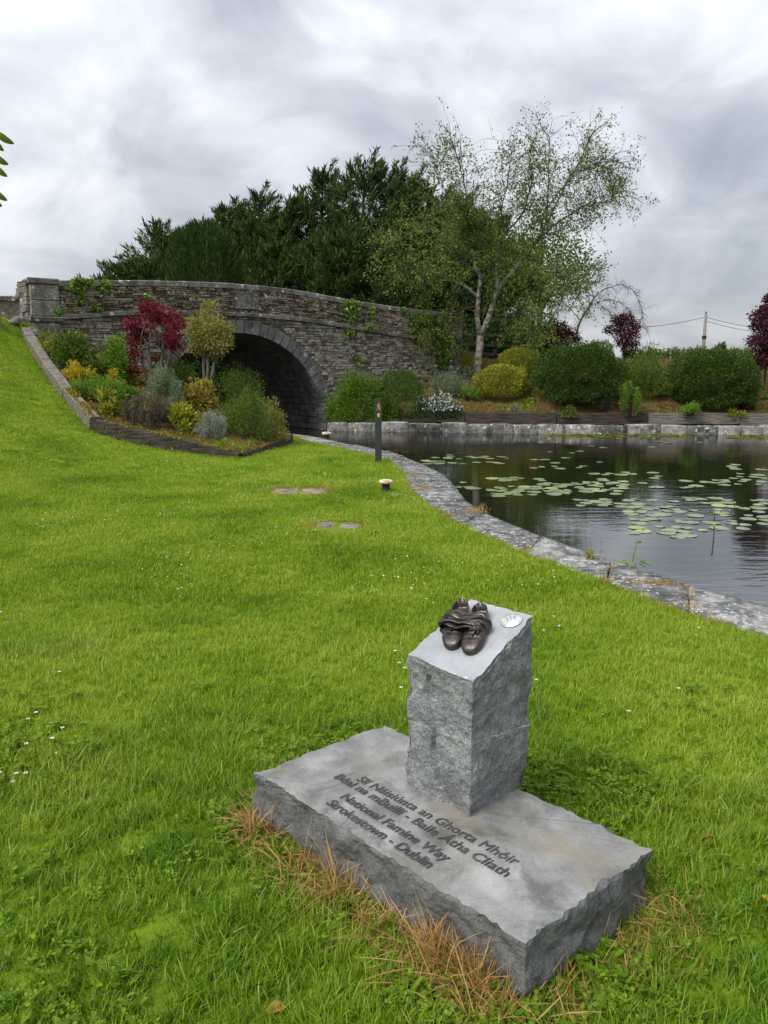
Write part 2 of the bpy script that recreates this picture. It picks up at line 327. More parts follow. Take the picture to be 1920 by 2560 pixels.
# water
def water_mat():
    m, nt = newmat('water'); pos = N(nt, 'ShaderNodeNewGeometry').outputs['Position']
    mp = N(nt, 'ShaderNodeMapping', {0: pos, 2: (0, 0, R(-12)), 3: (0.8, 2.6, 1)}).outputs[0]
    a = N(nt, 'ShaderNodeTexNoise', {'Vector': mp, 'Scale': 2.2, 'Detail': 4.0, 'Roughness': 0.55, 'Distortion': 0.4}).outputs['Fac']
    b = N(nt, 'ShaderNodeTexNoise', {'Vector': pos, 'Scale': 0.35, 'Detail': 2.0}).outputs['Fac']
    st = ramp(nt, b, [(0.35, (0.25, 0.25, 0.25)), (0.65, (1, 1, 1))])
    bp = N(nt, 'ShaderNodeBump', {'Height': a, 'Strength': math_(nt, 'MULTIPLY', st, 0.085), 'Distance': 0.08})
    p = N(nt, 'ShaderNodeBsdfPrincipled', {'Base Color': (0.010, 0.012, 0.006, 1), 'Roughness': 0.02, 'IOR': 3.8, 'Specular IOR Level': 0.5, 'Normal': bp.outputs[0]})
    out(nt, p.outputs[0]); return m
M['water'] = water_mat()
wt = obj('canal_water', mesh_np('canal_water', [(x, y, WATER_Z) for x, y in [(-16, -6), (60, -6), (60, 40), (-16, 40)]], [[0, 1, 2, 3]], M['water'])); tag(wt, 'dark still canal water', kind='structure')

# ------------------------------------------------------------------ near quay: coping stones
def stone_block(corners_top, z_bot, jit=0.006, bevel=0.015, n=5, seed=0.0, und=0.012):
    """rough block from 4 top corners (x,y,z), n x n wavy top, bevelled rim, straight sides"""
    A, B, C, D = [np.array(c, float) for c in corners_top]; mb = MB(); V = []
    cen = (A + B + C + D) / 4
    for i in range(n + 1):
        for j in range(n + 1):
            a, b = i / n, j / n
            P = (A * (1 - a) + B * a) * (1 - b) + (D * (1 - a) + C * a) * b
            rim = (i in (0, n)) or (j in (0, n))
            dz = und * fbm(P * 3.1, 3, 1.0, seed)
            if rim:
                d = cen - P; d[2] = 0; d /= np.linalg.norm(d) + 1e-9
                P = P + d * (bevel * 0.6 + jit * fbm(P * 7, 2, 1, seed + 3)); dz -= bevel
            V.append((P[0], P[1], P[2] + dz))
    idx = lambda i, j: i * (n + 1) + j
    q = [[idx(i, j), idx(i + 1, j), idx(i + 1, j + 1), idx(i, j + 1)] for i in range(n) for j in range(n)]
    ring = [idx(i, 0) for i in range(n)] + [idx(n, j) for j in range(n)] + [idx(i, n) for i in range(n, 0, -1)] + [idx(0, j) for j in range(n, 0, -1)]
    b0 = len(V)
    for r in ring:
        x, y, z = V[r]; d = cen - np.array([x, y, z]); d[2] = 0; d /= np.linalg.norm(d) + 1e-9
        V.append((x - d[0] * bevel * 0.6, y - d[1] * bevel * 0.6, z_bot + (z - z_bot) * 0.985 - bevel * 0.4))
    b1 = len(V)
    for r in range(len(ring)): V.append((V[b0 + r][0], V[b0 + r][1], z_bot))
    m = len(ring)
    for r in range(m):
        s2 = (r + 1) % m; q.append([ring[s2], ring[r], b0 + r, b0 + s2]); q.append([b0 + s2, b0 + r, b1 + r, b1 + s2])
    mb.add(V, q); return mb
def lerp_line(L, t):
    t = np.clip(t, 0, len(L) - 1.0001); i = int(t); return L[i] + (L[i + 1] - L[i]) * (t - i)
nq = tag(empty('quay_wall', (1.5, 6.5, -1.0)), 'lichen-spotted grey stone coping curving along the lawn edge', 'quay wall')
# cumulative length along the outer line; joints at uneven spacing
cl = np.concatenate([[0], np.cumsum(np.hypot(*np.diff(EDGE_OUT, axis=0).T))])
def t_of(L): return float(np.interp(L, cl, np.arange(len(cl))))
Lp = 0.0; joints = []
while Lp < cl[-1] - 0.4:
    ln = random.uniform(0.75, 1.35); joints.append((Lp, min(Lp + ln, cl[-1]))); Lp += ln
GAPS = []
for k, (a, b) in enumerate(joints):
    ta, tb = t_of(a + 0.008), t_of(b - 0.008); sub = 2 if b - a > 0.6 else 1
    Ai, Ao, Bi, Bo = lerp_line(EDGE_IN, ta), lerp_line(EDGE_OUT, ta), lerp_line(EDGE_IN, tb), lerp_line(EDGE_OUT, tb)
    z = 0.03 + random.uniform(-0.012, 0.012); GAPS.append((Bi, Bo))
    c = [(*Ao, z), (*Bo, z + random.uniform(-0.006, 0.006)), (*Bi, z), (*Ai, z)]
    stone_block([(p[0] - 1.5, p[1] - 6.5, p[2] + 1.0) for p in c], 0.0, n=6, seed=k * 1.7, bevel=0.009, und=0.007).build('coping_stone', M['coping_near'], nq, smooth=True)

# ------------------------------------------------------------------ far quay: pale coping stones and dark sleepers above
fq = tag(empty('quay_wall', (4, 21, -1.0)), 'pale lichen-covered stone quay edge across the water', 'quay wall')
x = -1.65; k = 0
while x < 24:
    w = random.uniform(0.55, 1.0); x2 = x + w
    zt = random.uniform(-0.02, 0.025)
    c = [(x + .006 - 4, wall_y(x) - 21, 1 + zt), (x2 - .006 - 4, wall_y(x2) - 21, 1 + zt + random.uniform(-.01, .01)), (x2 - .006 - 4, wall_y(x2) - 20.6, 1 + zt), (x + .006 - 4, wall_y(x) - 20.6, 1 + zt)]
    stone_block(c, 0.0, n=4, bevel=0.012, seed=k * 2.3, jit=0.008).build('coping_stone', M['coping_far'], fq, smooth=True); x = x2; k += 1
se = tag(empty('timber_edging', (4, 21.3, 0)), 'dark railway sleepers laid end to end behind the far quay stones', 'edging')
x = -1.5; k = 0
while x < 24:
    w = random.uniform(2.5, 2.6) if k else 1.25; x2 = x + w; ya, yb = wall_y(x) + 0.30, wall_y(x2) + 0.30
    ang = math.atan2(yb - ya, w); L = math.hypot(w, yb - ya) - 0.015
    bm = bmesh.new(); bmesh.ops.create_cube(bm, size=1)
    bmesh.ops.scale(bm, vec=(L, 0.14, 0.31), verts=bm.verts); bmesh.ops.bevel(bm, geom=bm.edges[:], offset=0.012, segments=1, affect='EDGES')
    for v in bm.verts: v.co += Vector((random.uniform(-.006, .006), random.uniform(-.006, .006), random.uniform(-.008, .008)))
    me = bpy.data.meshes.new('sleeper'); bm.to_mesh(me); bm.free(); me.materials.append(M['sleeper_dark'] if k < 4 else M['sleeper_grey'])
    o = obj('sleeper', me, se, ((x + x2) / 2 - 4, (ya + yb) / 2 + 0.07 - 21.3, 0.155 + random.uniform(-.012, .012))); o.rotation_euler = (0, random.uniform(-.006, .006), ang)
    x = x2; k += 1

# ------------------------------------------------------------------ raised bed by the bridge: sleepers and soil
P2 = hit(243, 1082, h_lawn); CC = hit(598, 1146, h_lawn); DD = hit(724, 1108, h_lawn); P1 = hit(66, 846, h_lawn)
BED = [tuple(P2[:2]), tuple(CC[:2]), tuple(DD[:2]), (-2.75, 17.5), (-4.0, 18.55), tuple(bw(-5.3, -0.1)), tuple(bw(-7.9, -0.05)), tuple(P1[:2])]
def in_poly(x, y, poly):
    r = np.zeros(np.shape(x), bool); n = len(poly)
    for i in range(n):
        (x1, y1), (x2, y2) = poly[i], poly[(i + 1) % n]
        c = ((y1 > y) != (y2 > y)) & (x < (x2 - x1) * (y - y1) / ((y2 - y1) if y2 != y1 else 1e-9) + x1); r ^= c
    return r
BED_A = np.array(BED + [BED[0]])
def h_bed(x, y):
    x = np.asarray(x, float); y = np.asarray(y, float)
    d = np.abs(sdist(np.stack([x.ravel(), y.ravel()], -1), BED_A)).reshape(x.shape) if x.ndim else abs(sdist([[float(x), float(y)]], BED_A))[0]
    return h_lawn(x, y) + 0.10 + 0.32 * smooth(0.0, 1.6, d)
xs = np.arange(-9.5, -0.8, 0.1); ys = np.arange(11.5, 20, 0.1)
bed = obj('garden_bed', grid_mesh('garden_bed', xs, ys, h_bed, lambda x, y: in_poly(x, y, BED), M['earth'])); tag(bed, 'raised soil of the planted bed in front of the bridge', kind='structure')
te = tag(empty('timber_edging', tuple(P2)), 'weathered railway sleepers edging the raised bed on the lawn', 'edging')
def sleeper(A, B, h, w, mat, mossy=False, lean=0.0):
    A = np.array(A, float); B = np.array(B, float); d = B - A; L = np.linalg.norm(d); d /= L
    side = np.cross(d, [0, 0, 1.0]); side /= np.linalg.norm(side); up = np.cross(side, d)
    mb = MB(); n = 14; V = []
    sec = np.array([(-w / 2, -h * 0.55), (w / 2, -h * 0.55), (w / 2 - .004, h * 0.36), (w / 2 - .025, h * 0.45), (-w / 2 + .025, h * 0.45), (-w / 2, h * 0.36)])
    for i in range(n + 1):
        P = A + d * L * i / n
        for a, b in sec:
            q = P + side * (a + lean * b) + up * b; q = q + np.array([fbm(q * 4, 3, 1, 5.0), fbm(q * 4, 3, 1, 9.0), fbm(q * 4, 3, 1, 2.0)]) * 0.012
            V.append(q - P2)
    k = 6; q = [[i * k + j, i * k + (j + 1) % k, (i + 1) * k + (j + 1) % k, (i + 1) * k + j] for i in range(n) for j in range(k)]
    q += [[0, 3, 2, 1], [0, 5, 4, 3]]; e = n * k; q += [[e, e + 1, e + 2, e + 3], [e, e + 3, e + 4, e + 5]]
    mb.add(V, q); o = mb.build('sleeper', mat, te)
    if mossy:
        m = 900; t = rng.random(m) ** 0.8 * 0.98 + 0.01; a = rng.normal(0, w * 0.22, m)
        patch = np.array([mnoise.noise(Vector((tt * L * 1.9, aa * 6, 3.3 + A[0]))) for tt, aa in zip(t, a)]) > -0.12
        t, a = t[patch], a[patch]; P = A + d * (L * t)[:, None] + side * a[:, None] + up * (h * 0.45 + 0.004) - P2
        s = rng.uniform(.010, .022, len(P)); o1 = rng.normal(0, 1, (len(P), 3)); o1 /= np.linalg.norm(o1, axis=1)[:, None]; o2 = np.cross(o1, rng.normal(0, 1, (len(P), 3))); o2 /= np.linalg.norm(o2, axis=1)[:, None]
        V = np.stack([P - o1 * s[:, None], P + o2 * s[:, None], P + o1 * s[:, None], P - o2 * s[:, None]], 1).reshape(-1, 3)
        V[:, 2] += 0.004
        tag(obj('moss', mesh_np('moss', V, np.arange(len(V)).reshape(-1, 4), M['moss']), o), 'yellow moss growing along the top', kind='stuff')
    return o
def on_lawn(p, dz=0.1): return np.array([p[0], p[1], float(h_lawn(p[0], p[1])) + dz])
def along(A, B, t): return np.array(A) + (np.array(B) - np.array(A)) * t
for a, b, ht in ((0.02, 0.36, .30), (0.365, 0.68, .28), (0.685, 1.0, .26)):
    A, B = along(P2[:2], P1[:2], a), along(P2[:2], P1[:2], b)
    sleeper(on_lawn(A, .13), on_lawn(B, .12), ht, 0.20, M['sleeper_grey'], a < 0.1)
sleeper(on_lawn(P2, .12), on_lawn(CC, 0.0), 0.25, 0.15, M['sleeper_dark'], True)
sleeper(on_lawn(along(CC, DD, 0.02), 0.0), on_lawn(along(CC, DD, .62), 0.04), 0.20, 0.17, M['sleeper_dark'], True)
sleeper(on_lawn(along(CC, DD, 0.63), 0.03), on_lawn(DD, 0.08), 0.24, 0.17, M['sleeper_dark'], True)

# ================================================================== STONE BRIDGE
TOPU, TOPZ = np.array([(-7.8, 3.50), (-7.09, 3.52), (-5.08, 3.65), (-3.88, 3.69), (-2.5, 3.72), (-1.37, 3.69), (-0.37, 3.61), (0.56, 3.51), (1.6, 3.42), (2.71, 3.35), (4.09, 3.28), (5.3, 3.23)]).T
STRU, STRZ = np.array([(-7.8, 2.66), (-7.15, 2.75), (-6.2, 2.85), (-5.12, 2.94), (-3.91, 2.98), (-2.52, 3.0), (-1.39, 2.96), (-0.38, 2.9), (0.55, 2.80), (1.6, 2.68), (2.72, 2.57), (4.1, 2.47), (5.3, 2.40)]).T
ztop = lambda u: np.interp(u, TOPU, TOPZ); zstr = lambda u: np.interp(u, STRU, STRZ)
UA, UB, UC, AR, BR, Z0 = -7.72, 5.15, -2.6, 2.6, 2.7, -0.25      # ends, arch centre, half span, rise, springing
BW = 5.4                                                          # width of the bridge
COP, SC = 0.13, 0.10                                              # coping and string course thickness
bridge = tag(empty('stone_bridge', (BO[0], BO[1], 0), BTH), 'old grey humpback stone canal bridge with one round arch', 'bridge')
def arch(ph, k=0.0): return UC + (AR + k) * math.cos(ph), Z0 + (BR + k) * math.sin(ph)
# mortar core behind the facing stones: columns of face, plus top, back and ends
def core_sheet(v, umin, umax, lo, hi, mb, flip=False, du=0.12):
    us = np.arange(umin, umax + 1e-6, du); V = []
    for u in us: V += [(u, v, lo(u)), (u, v, hi(u))]
    q = [[2 * i, 2 * i + 2, 2 * i + 3, 2 * i + 1] for i in range(len(us) - 1)]
    mb.add(V, [c[::-1] for c in q] if flip else q)
def extr(u, k=0.3):
    t = (u - UC) / (AR + k); return Z0 + (BR + k) * math.sqrt(max(0, 1 - t * t)) if abs(t) < 1 else -1.2
mb = MB()
core_sheet(0.03, UA, UB, lambda u: extr(u), lambda u: zstr(u) - SC, mb)
core_sheet(BW - 0.03, UA, UB, lambda u: extr(u), lambda u: zstr(u) - SC, mb, True)
mb.build('spandrel_wall', M['mortar'], bridge)
mb = MB()
for v0, v1 in ((0.04, 0.40), (BW - 0.40, BW - 0.04)):
    core_sheet(v0, UA, UB, lambda u: zstr(u) - 0.02, lambda u: ztop(u) - COP + .02, mb); core_sheet(v1, UA, UB, lambda u: zstr(u) - 0.3, lambda u: ztop(u) - COP + .02, mb, True)
mb.build('parapet_core', M['mortar'], bridge)
us = np.arange(UA, UB + .01, .25); V = []
for u in us: V += [(u, 0.05, zstr(u) - .12), (u, BW - 0.05, zstr(u) - .12)]
obj('road_deck', mesh_np('road_deck', V, [[2 * i, 2 * i + 2, 2 * i + 3, 2 * i + 1] for i in range(len(us) - 1)], M['mortar']), bridge)
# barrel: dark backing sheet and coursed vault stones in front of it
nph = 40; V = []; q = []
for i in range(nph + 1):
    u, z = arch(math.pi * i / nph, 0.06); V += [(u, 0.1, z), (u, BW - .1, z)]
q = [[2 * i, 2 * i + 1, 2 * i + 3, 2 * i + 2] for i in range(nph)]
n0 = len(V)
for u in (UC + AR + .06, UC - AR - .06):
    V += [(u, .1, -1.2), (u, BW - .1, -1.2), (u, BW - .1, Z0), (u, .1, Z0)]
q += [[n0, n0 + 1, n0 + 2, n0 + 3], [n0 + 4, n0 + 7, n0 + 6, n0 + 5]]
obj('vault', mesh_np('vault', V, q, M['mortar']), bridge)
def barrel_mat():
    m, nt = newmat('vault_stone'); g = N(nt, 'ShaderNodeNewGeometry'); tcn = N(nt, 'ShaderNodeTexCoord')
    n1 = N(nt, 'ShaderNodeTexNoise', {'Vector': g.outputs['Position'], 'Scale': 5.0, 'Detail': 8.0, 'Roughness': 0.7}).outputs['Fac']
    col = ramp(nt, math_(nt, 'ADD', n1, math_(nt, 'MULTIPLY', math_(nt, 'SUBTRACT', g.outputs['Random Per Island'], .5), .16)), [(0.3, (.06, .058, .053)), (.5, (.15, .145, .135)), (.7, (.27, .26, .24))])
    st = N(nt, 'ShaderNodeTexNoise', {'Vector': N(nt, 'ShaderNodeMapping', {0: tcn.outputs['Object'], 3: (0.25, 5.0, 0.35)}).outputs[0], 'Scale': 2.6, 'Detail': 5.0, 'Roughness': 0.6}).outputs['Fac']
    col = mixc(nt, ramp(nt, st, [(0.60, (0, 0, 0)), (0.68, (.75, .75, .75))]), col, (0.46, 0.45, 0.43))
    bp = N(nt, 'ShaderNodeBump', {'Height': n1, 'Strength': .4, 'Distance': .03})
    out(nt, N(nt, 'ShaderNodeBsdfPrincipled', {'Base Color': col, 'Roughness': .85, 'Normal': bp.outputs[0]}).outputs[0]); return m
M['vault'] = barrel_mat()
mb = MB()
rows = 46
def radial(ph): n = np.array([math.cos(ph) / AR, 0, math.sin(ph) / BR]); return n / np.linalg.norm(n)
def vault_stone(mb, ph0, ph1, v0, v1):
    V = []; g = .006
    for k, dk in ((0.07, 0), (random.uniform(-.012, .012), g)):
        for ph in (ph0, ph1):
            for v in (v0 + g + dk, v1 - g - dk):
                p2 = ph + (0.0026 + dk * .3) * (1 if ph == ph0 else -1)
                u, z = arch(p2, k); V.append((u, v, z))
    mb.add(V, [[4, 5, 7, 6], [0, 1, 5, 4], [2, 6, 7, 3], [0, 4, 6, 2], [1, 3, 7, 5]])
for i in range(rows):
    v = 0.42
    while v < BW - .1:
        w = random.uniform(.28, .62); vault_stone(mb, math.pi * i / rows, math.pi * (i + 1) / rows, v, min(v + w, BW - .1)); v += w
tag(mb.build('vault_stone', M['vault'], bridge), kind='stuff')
mb = MB()
for u in (UC + AR, UC - AR - .5): mb.box((u, .02, -1.2), (u + .5, BW - .02, Z0 - .004))
mb.build('abutment', M['ring'], bridge)
# voussoirs
nv = 37
for i in range(nv):
    p0, p1 = math.pi * (i + .035) / nv, math.pi * (i + .965) / nv; th = 0.33 + random.uniform(-.012, .02)
    V = []
    for v, ins in ((0.42, 0), (-.012, 0), (-.028 + random.uniform(-.006, .006), .012)):
        for k, pp in ((0 + ins, p0 + ins * .3), (0 + ins, p1 - ins * .3), (th - ins, p1 - ins * .3), (th - ins, p0 + ins * .3)):
            u, z = arch(pp, k); V.append((u, v, z))
    q = [[8, 11, 10, 9], [4, 8, 9, 5], [5, 9, 10, 6], [6, 10, 11, 7], [7, 11, 8, 4], [0, 4, 5, 1], [1, 5, 6, 2], [2, 6, 7, 3], [3, 7, 4, 0]]
    MB().add(V, [c[::-1] for c in q]).build('voussoir', M['ring'], bridge)
# string course and coping pieces
def run(name, zf, th, v0, v1, mat, u0, u1, lens, chips=.006):
    u = u0
    while u < u1 - .05:
        w = min(random.uniform(*lens), u1 - u)
        if u1 - u - w < .25: w = u1 - u
        a, b = u + .004, u + w - .004; V = []
        for uu in (a, b):
            z1 = zf(uu) + random.uniform(-chips, chips); bev = .018
            V += [(uu, v0, z1 - th), (uu, v0, z1 - bev), (uu, v0 + bev, z1), (uu, v1 - bev, z1), (uu, v1, z1 - bev), (uu, v1, z1 - th)]
        q = [[j, (j + 1) % 6, 6 + (j + 1) % 6, 6 + j] for j in range(6)] + [[0, 5, 4, 1], [1, 4, 3, 2], [6, 7, 10, 11], [7, 8, 9, 10]]
        MB().add(V, [c[::-1] for c in q]).build(name, mat, bridge); u += w
run('coping_stone', ztop, COP, -.035, .47, M['ashlar'], UA + .55, UB - .5, (.55, 1.0))
run('coping_stone', ztop, COP, BW - .47, BW + .035, M['ashlar'], UA, UB, (1.2, 1.6))
run('string_stone', zstr, SC, -.075, .1, M['ashlar'], UA + .62, UB - .55, (.6, 1.1))
# coursed rubble
STONES = []
def rub(u0, u1, z00, z01, z10, z11, p):
    """corners: (u0,z00) (u1,z01) bottom, (u0,z10) (u1,z11) top"""
    g = .004; i = .008; j = lambda s=.014: random.uniform(-s, s)
    a = [(u0 + g + j(), z00 + g + j()), (u1 - g + j(), z01 + g + j()), (u1 - g + j(), z11 - g + j()), (u0 + g + j(), z10 - g + j())]
    cu = sum(q[0] for q in a) / 4; cz = sum(q[1] for q in a) / 4
    V = [(x, .035, z) for x, z in a] + [(x, -p * .4, z) for x, z in a] + [(cu + (x - cu) * (1 - i / max(.03, abs(x - cu))), -p + j(.005), cz + (z - cz) * (1 - i / max(.03, abs(z - cz)))) for x, z in a]
    q = [[8, 9, 10, 11]] + [[4 + k, 4 + (k + 1) % 4, 8 + (k + 1) % 4, 8 + k] for k in range(4)] + [[k, (k + 1) % 4, 4 + (k + 1) % 4, 4 + k] for k in range(4)]
    return (u1 - u0) * (z10 - z00), V, q
par, spa = [], []
t = 0.0
hs = []
while t < 1: h = random.uniform(.065, .135); hs.append((t, min(1, t + h))); t += h
for t0, t1 in hs:
    u = UA + .6
    while u < UB - .5:
        big = random.random() < .10; w = random.uniform(.28, .42) if big else random.uniform(.07, .24); u1 = min(u + w, UB - .5)
        z = lambda uu, tt: zstr(uu) + (ztop(uu) - COP - zstr(uu)) * tt
        if not (-2.72 < u1 and u < -2.02 and t1 > .14 and t0 < .8):
            par.append(rub(u, u1, z(u, t0), z(u1, t0), z(u, t1), z(u1, t1), random.uniform(.006, .030)))
        u = u1
zc = Z0 - .3; 
while zc < 2.95:
    u = UA + .6; h = random.uniform(.045, .10)
    if zc < 1.2: h *= 1.1
    while u < UB - .5:
        left = u < UC - AR
        w = random.uniform(.14, .42) if left else (random.uniform(.26, .4) if random.random() < .08 else random.uniform(.07, .24)); u1 = min(u + w, UB - .5)
        zz = zc + random.uniform(-.008, .008); top = zc + h
        lim = min(zstr(u), zstr(u1)) - SC - .003
        if zz < lim - .03:
            top = min(top, lim); ins = any(((a - UC) / (AR + .345)) ** 2 + (max(b - Z0, 0) / (BR + .345)) ** 2 < 1 for a in (u, u1) for b in (zz, top))
            if not ins: spa.append(rub(u, u1, zz, zz, top, top, random.uniform(.003, .018)))
            elif u1 - u > .12:
                um = (u + u1) / 2
                for a, b in ((u, um), (um, u1)):
                    if not any(((x_ - UC) / (AR + .345)) ** 2 + (max(y_ - Z0, 0) / (BR + .345)) ** 2 < 1 for x_ in (a, b) for y_ in (zz, top)): spa.append(rub(a, b, zz, zz, top, top, random.uniform(.003, .016)))
        u = u1
    zc += h
for lst, mat, nm in ((par, M['parapet'], 'parapet_rubble'), (spa, M['spandrel'], 'spandrel_rubble')):
    lst.sort(key=lambda s: -s[0])
    for a, V, q in lst[:130]: MB().add(V, q).build('stone', mat, bridge)
    mb = MB()
    for a, V, q in lst[130:]: mb.add(V, q)
    tag(mb.build(nm, mat, bridge), kind='stuff')
print('rubble', len(par), len(spa))
# panel stone in the parapet
zm = (zstr(-2.37) + ztop(-2.37)) / 2
MB().box((-2.70, -.015, zm - .22), (-2.04, .05, zm + .20)).build('date_panel', M['ashlar'], bridge)
MB().box((-2.74, -.045, zm - .27), (-2.0, .05, zm - .226)).build('panel_sill', M['ashlar'], bridge)
# end piers
def pier(u0, u1, base, zt, zs, n, mat):
    z = base; k = 0
    hs = np.linspace(base, zs - .12, n + 1)
    for i in range(n):
        MB().add(*blockv(u0, u1, -.10, .55, hs[i], hs[i + 1])).build('pier_stone', mat, bridge)
    MB().add(*blockv(u0 - .05, u1 + .05, -.17, .58, zs - .12, zs)).build('string_stone', mat, bridge)
    hs = np.linspace(zs, zt - .12, 3)
    for i in range(2): MB().add(*blockv(u0, u1, -.10, .55, hs[i], hs[i + 1])).build('pier_stone', mat, bridge)
    MB().add(*blockv(u0 - .03, u1 + .03, -.13, .58, zt - .12, zt + .015)).build('coping_stone', mat, bridge)
def blockv(u0, u1, v0, v1, z0, z1, g=.004, b=.02):
    V = []; j = lambda: random.uniform(-.008, .008)
    for z, i in ((z0 + g, b * .7), (z0 + g + b, 0), (z1 - g - b, 0), (z1 - g, b * .7)):
        V += [(u0 + i + j(), v0 + i + j(), z), (u1 - i + j(), v0 + i + j(), z), (u1 - i + j(), v1 - i, z), (u0 + i + j(), v1 - i, z)]
    q = [[k * 4 + a, k * 4 + (a + 1) % 4, k * 4 + 4 + (a + 1) % 4, k * 4 + 4 + a] for k in range(3) for a in range(4)] + [[3, 2, 1, 0], [12, 13, 14, 15]]
    return V, q
pier(UA, UA + .60, 0.9, 3.53, 2.70, 5, M['ashlar'])
pier(UB - .52, UB, 0.6, 3.30, 2.45, 5, M['ashlar'])
# left end: battered return of rough stone running back from the pier, loose stones at its foot
mb = MB(); nst = 0; back = MB()
ang0 = 0
def ret(s, z):   # curve leaving the pier to the left and back; leaning out towards the foot
    lean = (3.5 - z) * .10
    return UA - .02 - .10 * s - lean * .5, .06 + s * 1.0 - lean * .35
z = 1.6
while z < 3.48:
    h = random.uniform(.09, .17); s = 0.0
    while s < .5:
        w = random.uniform(.12, .34); z2 = min(z + h, 3.5); a0, a1 = ret(s + .006, z), ret(s + w - .006, z); b0, b1 = ret(s + .006, z2), ret(s + w - .006, z2)
        o_ = random.uniform(.0, .04); V = [(a0[0] - o_, a0[1], z + .006), (a1[0] - o_, a1[1], z + .006), (b1[0] - o_, b1[1], z2 - .006), (b0[0] - o_, b0[1], z2 - .006), (a0[0] + .25, a0[1], z + .006), (a1[0] + .25, a1[1], z + .006), (b1[0] + .25, b1[1], z2 - .006), (b0[0] + .25, b0[1], z2 - .006)]
        mb.add(V, [[0, 3, 2, 1], [0, 1, 5, 4], [1, 2, 6, 5], [2, 3, 7, 6], [3, 0, 4, 7]]); s += w
    z += h
tag(mb.build('return_rubble', M['ashlar'], bridge), 'rough battered stone return at the left end', kind='stuff')
def boulder(r, seed, flat=.7):
    bm = bmesh.new(); bmesh.ops.create_icosphere(bm, subdivisions=2, radius=r)
    for v in bm.verts:
        d = 1 + .35 * fbm(v.co / r * .9, 2, 1, seed); v.co = Vector((v.co.x * d, v.co.y * d * .9, v.co.z * d * flat))
    me = bpy.data.meshes.new('stone'); bm.to_mesh(me); bm.free(); me.materials.append(M['ashlar']); return me
bmesh_b = [boulder(.16, s) for s in (1.1, 4.2, 7.7)]
for px, py, s, la in ((98, 822, 1.0, 'small'), (75, 818, 1.3, 'middle'), (60, 812, .9, ''), (48, 808, 1.1, ''), (78, 842, 1.6, ''), (100, 850, 1.0, ''), (36, 812, .8, ''), (90, 832, .8, '')):
    P = hit(px, py, h_lawn); o = obj('stone', bmesh_b[nst % 3]); o.location = (P[0], P[1], P[2] + .04); o.scale = (s, s, s); o.rotation_euler = (0, 0, nst * 1.3); nst += 1
    tag(o, 'lichened loose stone heaped at the foot of the bridge end pier', 'stone', 'loose stones at the pier foot')
# distant approach wall seen past the left end
wl = tag(empty('approach_wall', (-13.5, 23.2, 2.6)), 'low dark stone wall beyond the left end of the bridge', 'wall')
MB().box((-6, 0, -1), (2.9, .4, .78)).build('wall_core', M['mortar'], wl)
mb = MB(); z = 0.0
while z < .78:
    x = -6; h = random.uniform(.08, .14)
    while x < 2.9:
        w = random.uniform(.15, .4); mb.box((x + .006, -random.uniform(.01, .04), z + .006), (x + w - .006, .02, z + h - .006)); x += w
    z += h
tag(mb.build('rubble', M['parapet'], wl), kind='stuff')
x = -6
while x < 2.9: MB().add(*blockv(x, x + .8, -.05, .45, .78, .9)).build('coping_stone', M['ashlar'], wl); x += .8

# ================================================================== MONUMENT
def rough_prism(corners, z0, ztop_f, seg, zseg, amp, seed, mats, edge_amp=.012, chip=0.0, crack=None, inset_bot=0.0, top_rag=.010, fine_k=.34):
    """corners: 4 (x,y) counter-clockwise from above; rough split sides, flat sawn top"""
    per = []; nor = []
    C = [np.array(c, float) for c in corners]; cen = sum(C) / 4
    for a in range(4):
        A, B = C[a], C[(a + 1) % 4]; d = B - A; n = np.array([d[1], -d[0]]); n /= np.linalg.norm(n); m = seg[a % 2]
        for i in range(m): per.append(A + d * i / m); nor.append(n if i else None)
    m = len(per)
    for i in range(m):
        if nor[i] is None: nn_ = nor[(i + 1) % m] + nor[i - 1]; nor[i] = nn_ / np.linalg.norm(nn_)
    V = []
    for k in range(zseg + 1):
        t = k / zseg
        for i in range(m):
            zt = ztop_f(*per[i]); z = z0 + (zt - z0) * t; P = np.array([per[i][0], per[i][1], z])
            big = fbm(P * 5.5, 2, 1, seed); med = mnoise.cell(Vector(P * 13 + seed)) - .5; fine = fbm(P * 34, 4, 1, seed + 8)
            vor = mnoise.voronoi(Vector(P * 9 + seed), distance_metric='DISTANCE', exponent=2.5)[0]
            off = amp * (.9 * big + 1.1 * (vor[1] - vor[0] - .25) + fine_k * fine)
            if t > .97: off = off * .55 - top_rag * abs(fbm(P * 16, 3, 1, seed + 2))
            if t < .12: off -= inset_bot * (1 - t / .12) * (1 + fbm(P * 8, 2, 1, seed))
            if crack is not None: off -= crack(P)
            # worn arrises
            q = per[i] + nor[i] * off
            V.append((q[0], q[1], z if k < zseg else zt))
    Q = [[k * m + i, k * m + (i + 1) % m, (k + 1) * m + (i + 1) % m, (k + 1) * m + i] for k in range(zseg) for i in range(m)]
    mi = [0] * len(Q); top = [zseg * m + i for i in range(m)]
    # sawn top: rings towards the centre so that it shades evenly
    base = zseg * m; prev = [base + i for i in range(m)]; cz = np.mean([V[i] for i in prev], axis=0)
    T = []
    for s in (.97, .5):
        cur = []
        for i in range(m):
            p = np.array(V[base + i]); xy = cz[:2] + (p[:2] - cz[:2]) * s; cur.append(len(V)); V.append((xy[0], xy[1], ztop_f(*xy)))
        Q += [[prev[i], prev[(i + 1) % m], cur[(i + 1) % m], cur[i]] for i in range(m)]; mi += [1] * m; prev = cur
    cidx = len(V); V.append((cz[0], cz[1], ztop_f(cz[0], cz[1])))
    T = [[prev[i], prev[(i + 1) % m], cidx] for i in range(m)]; mi += [1] * m
    return V, Q, T, mi
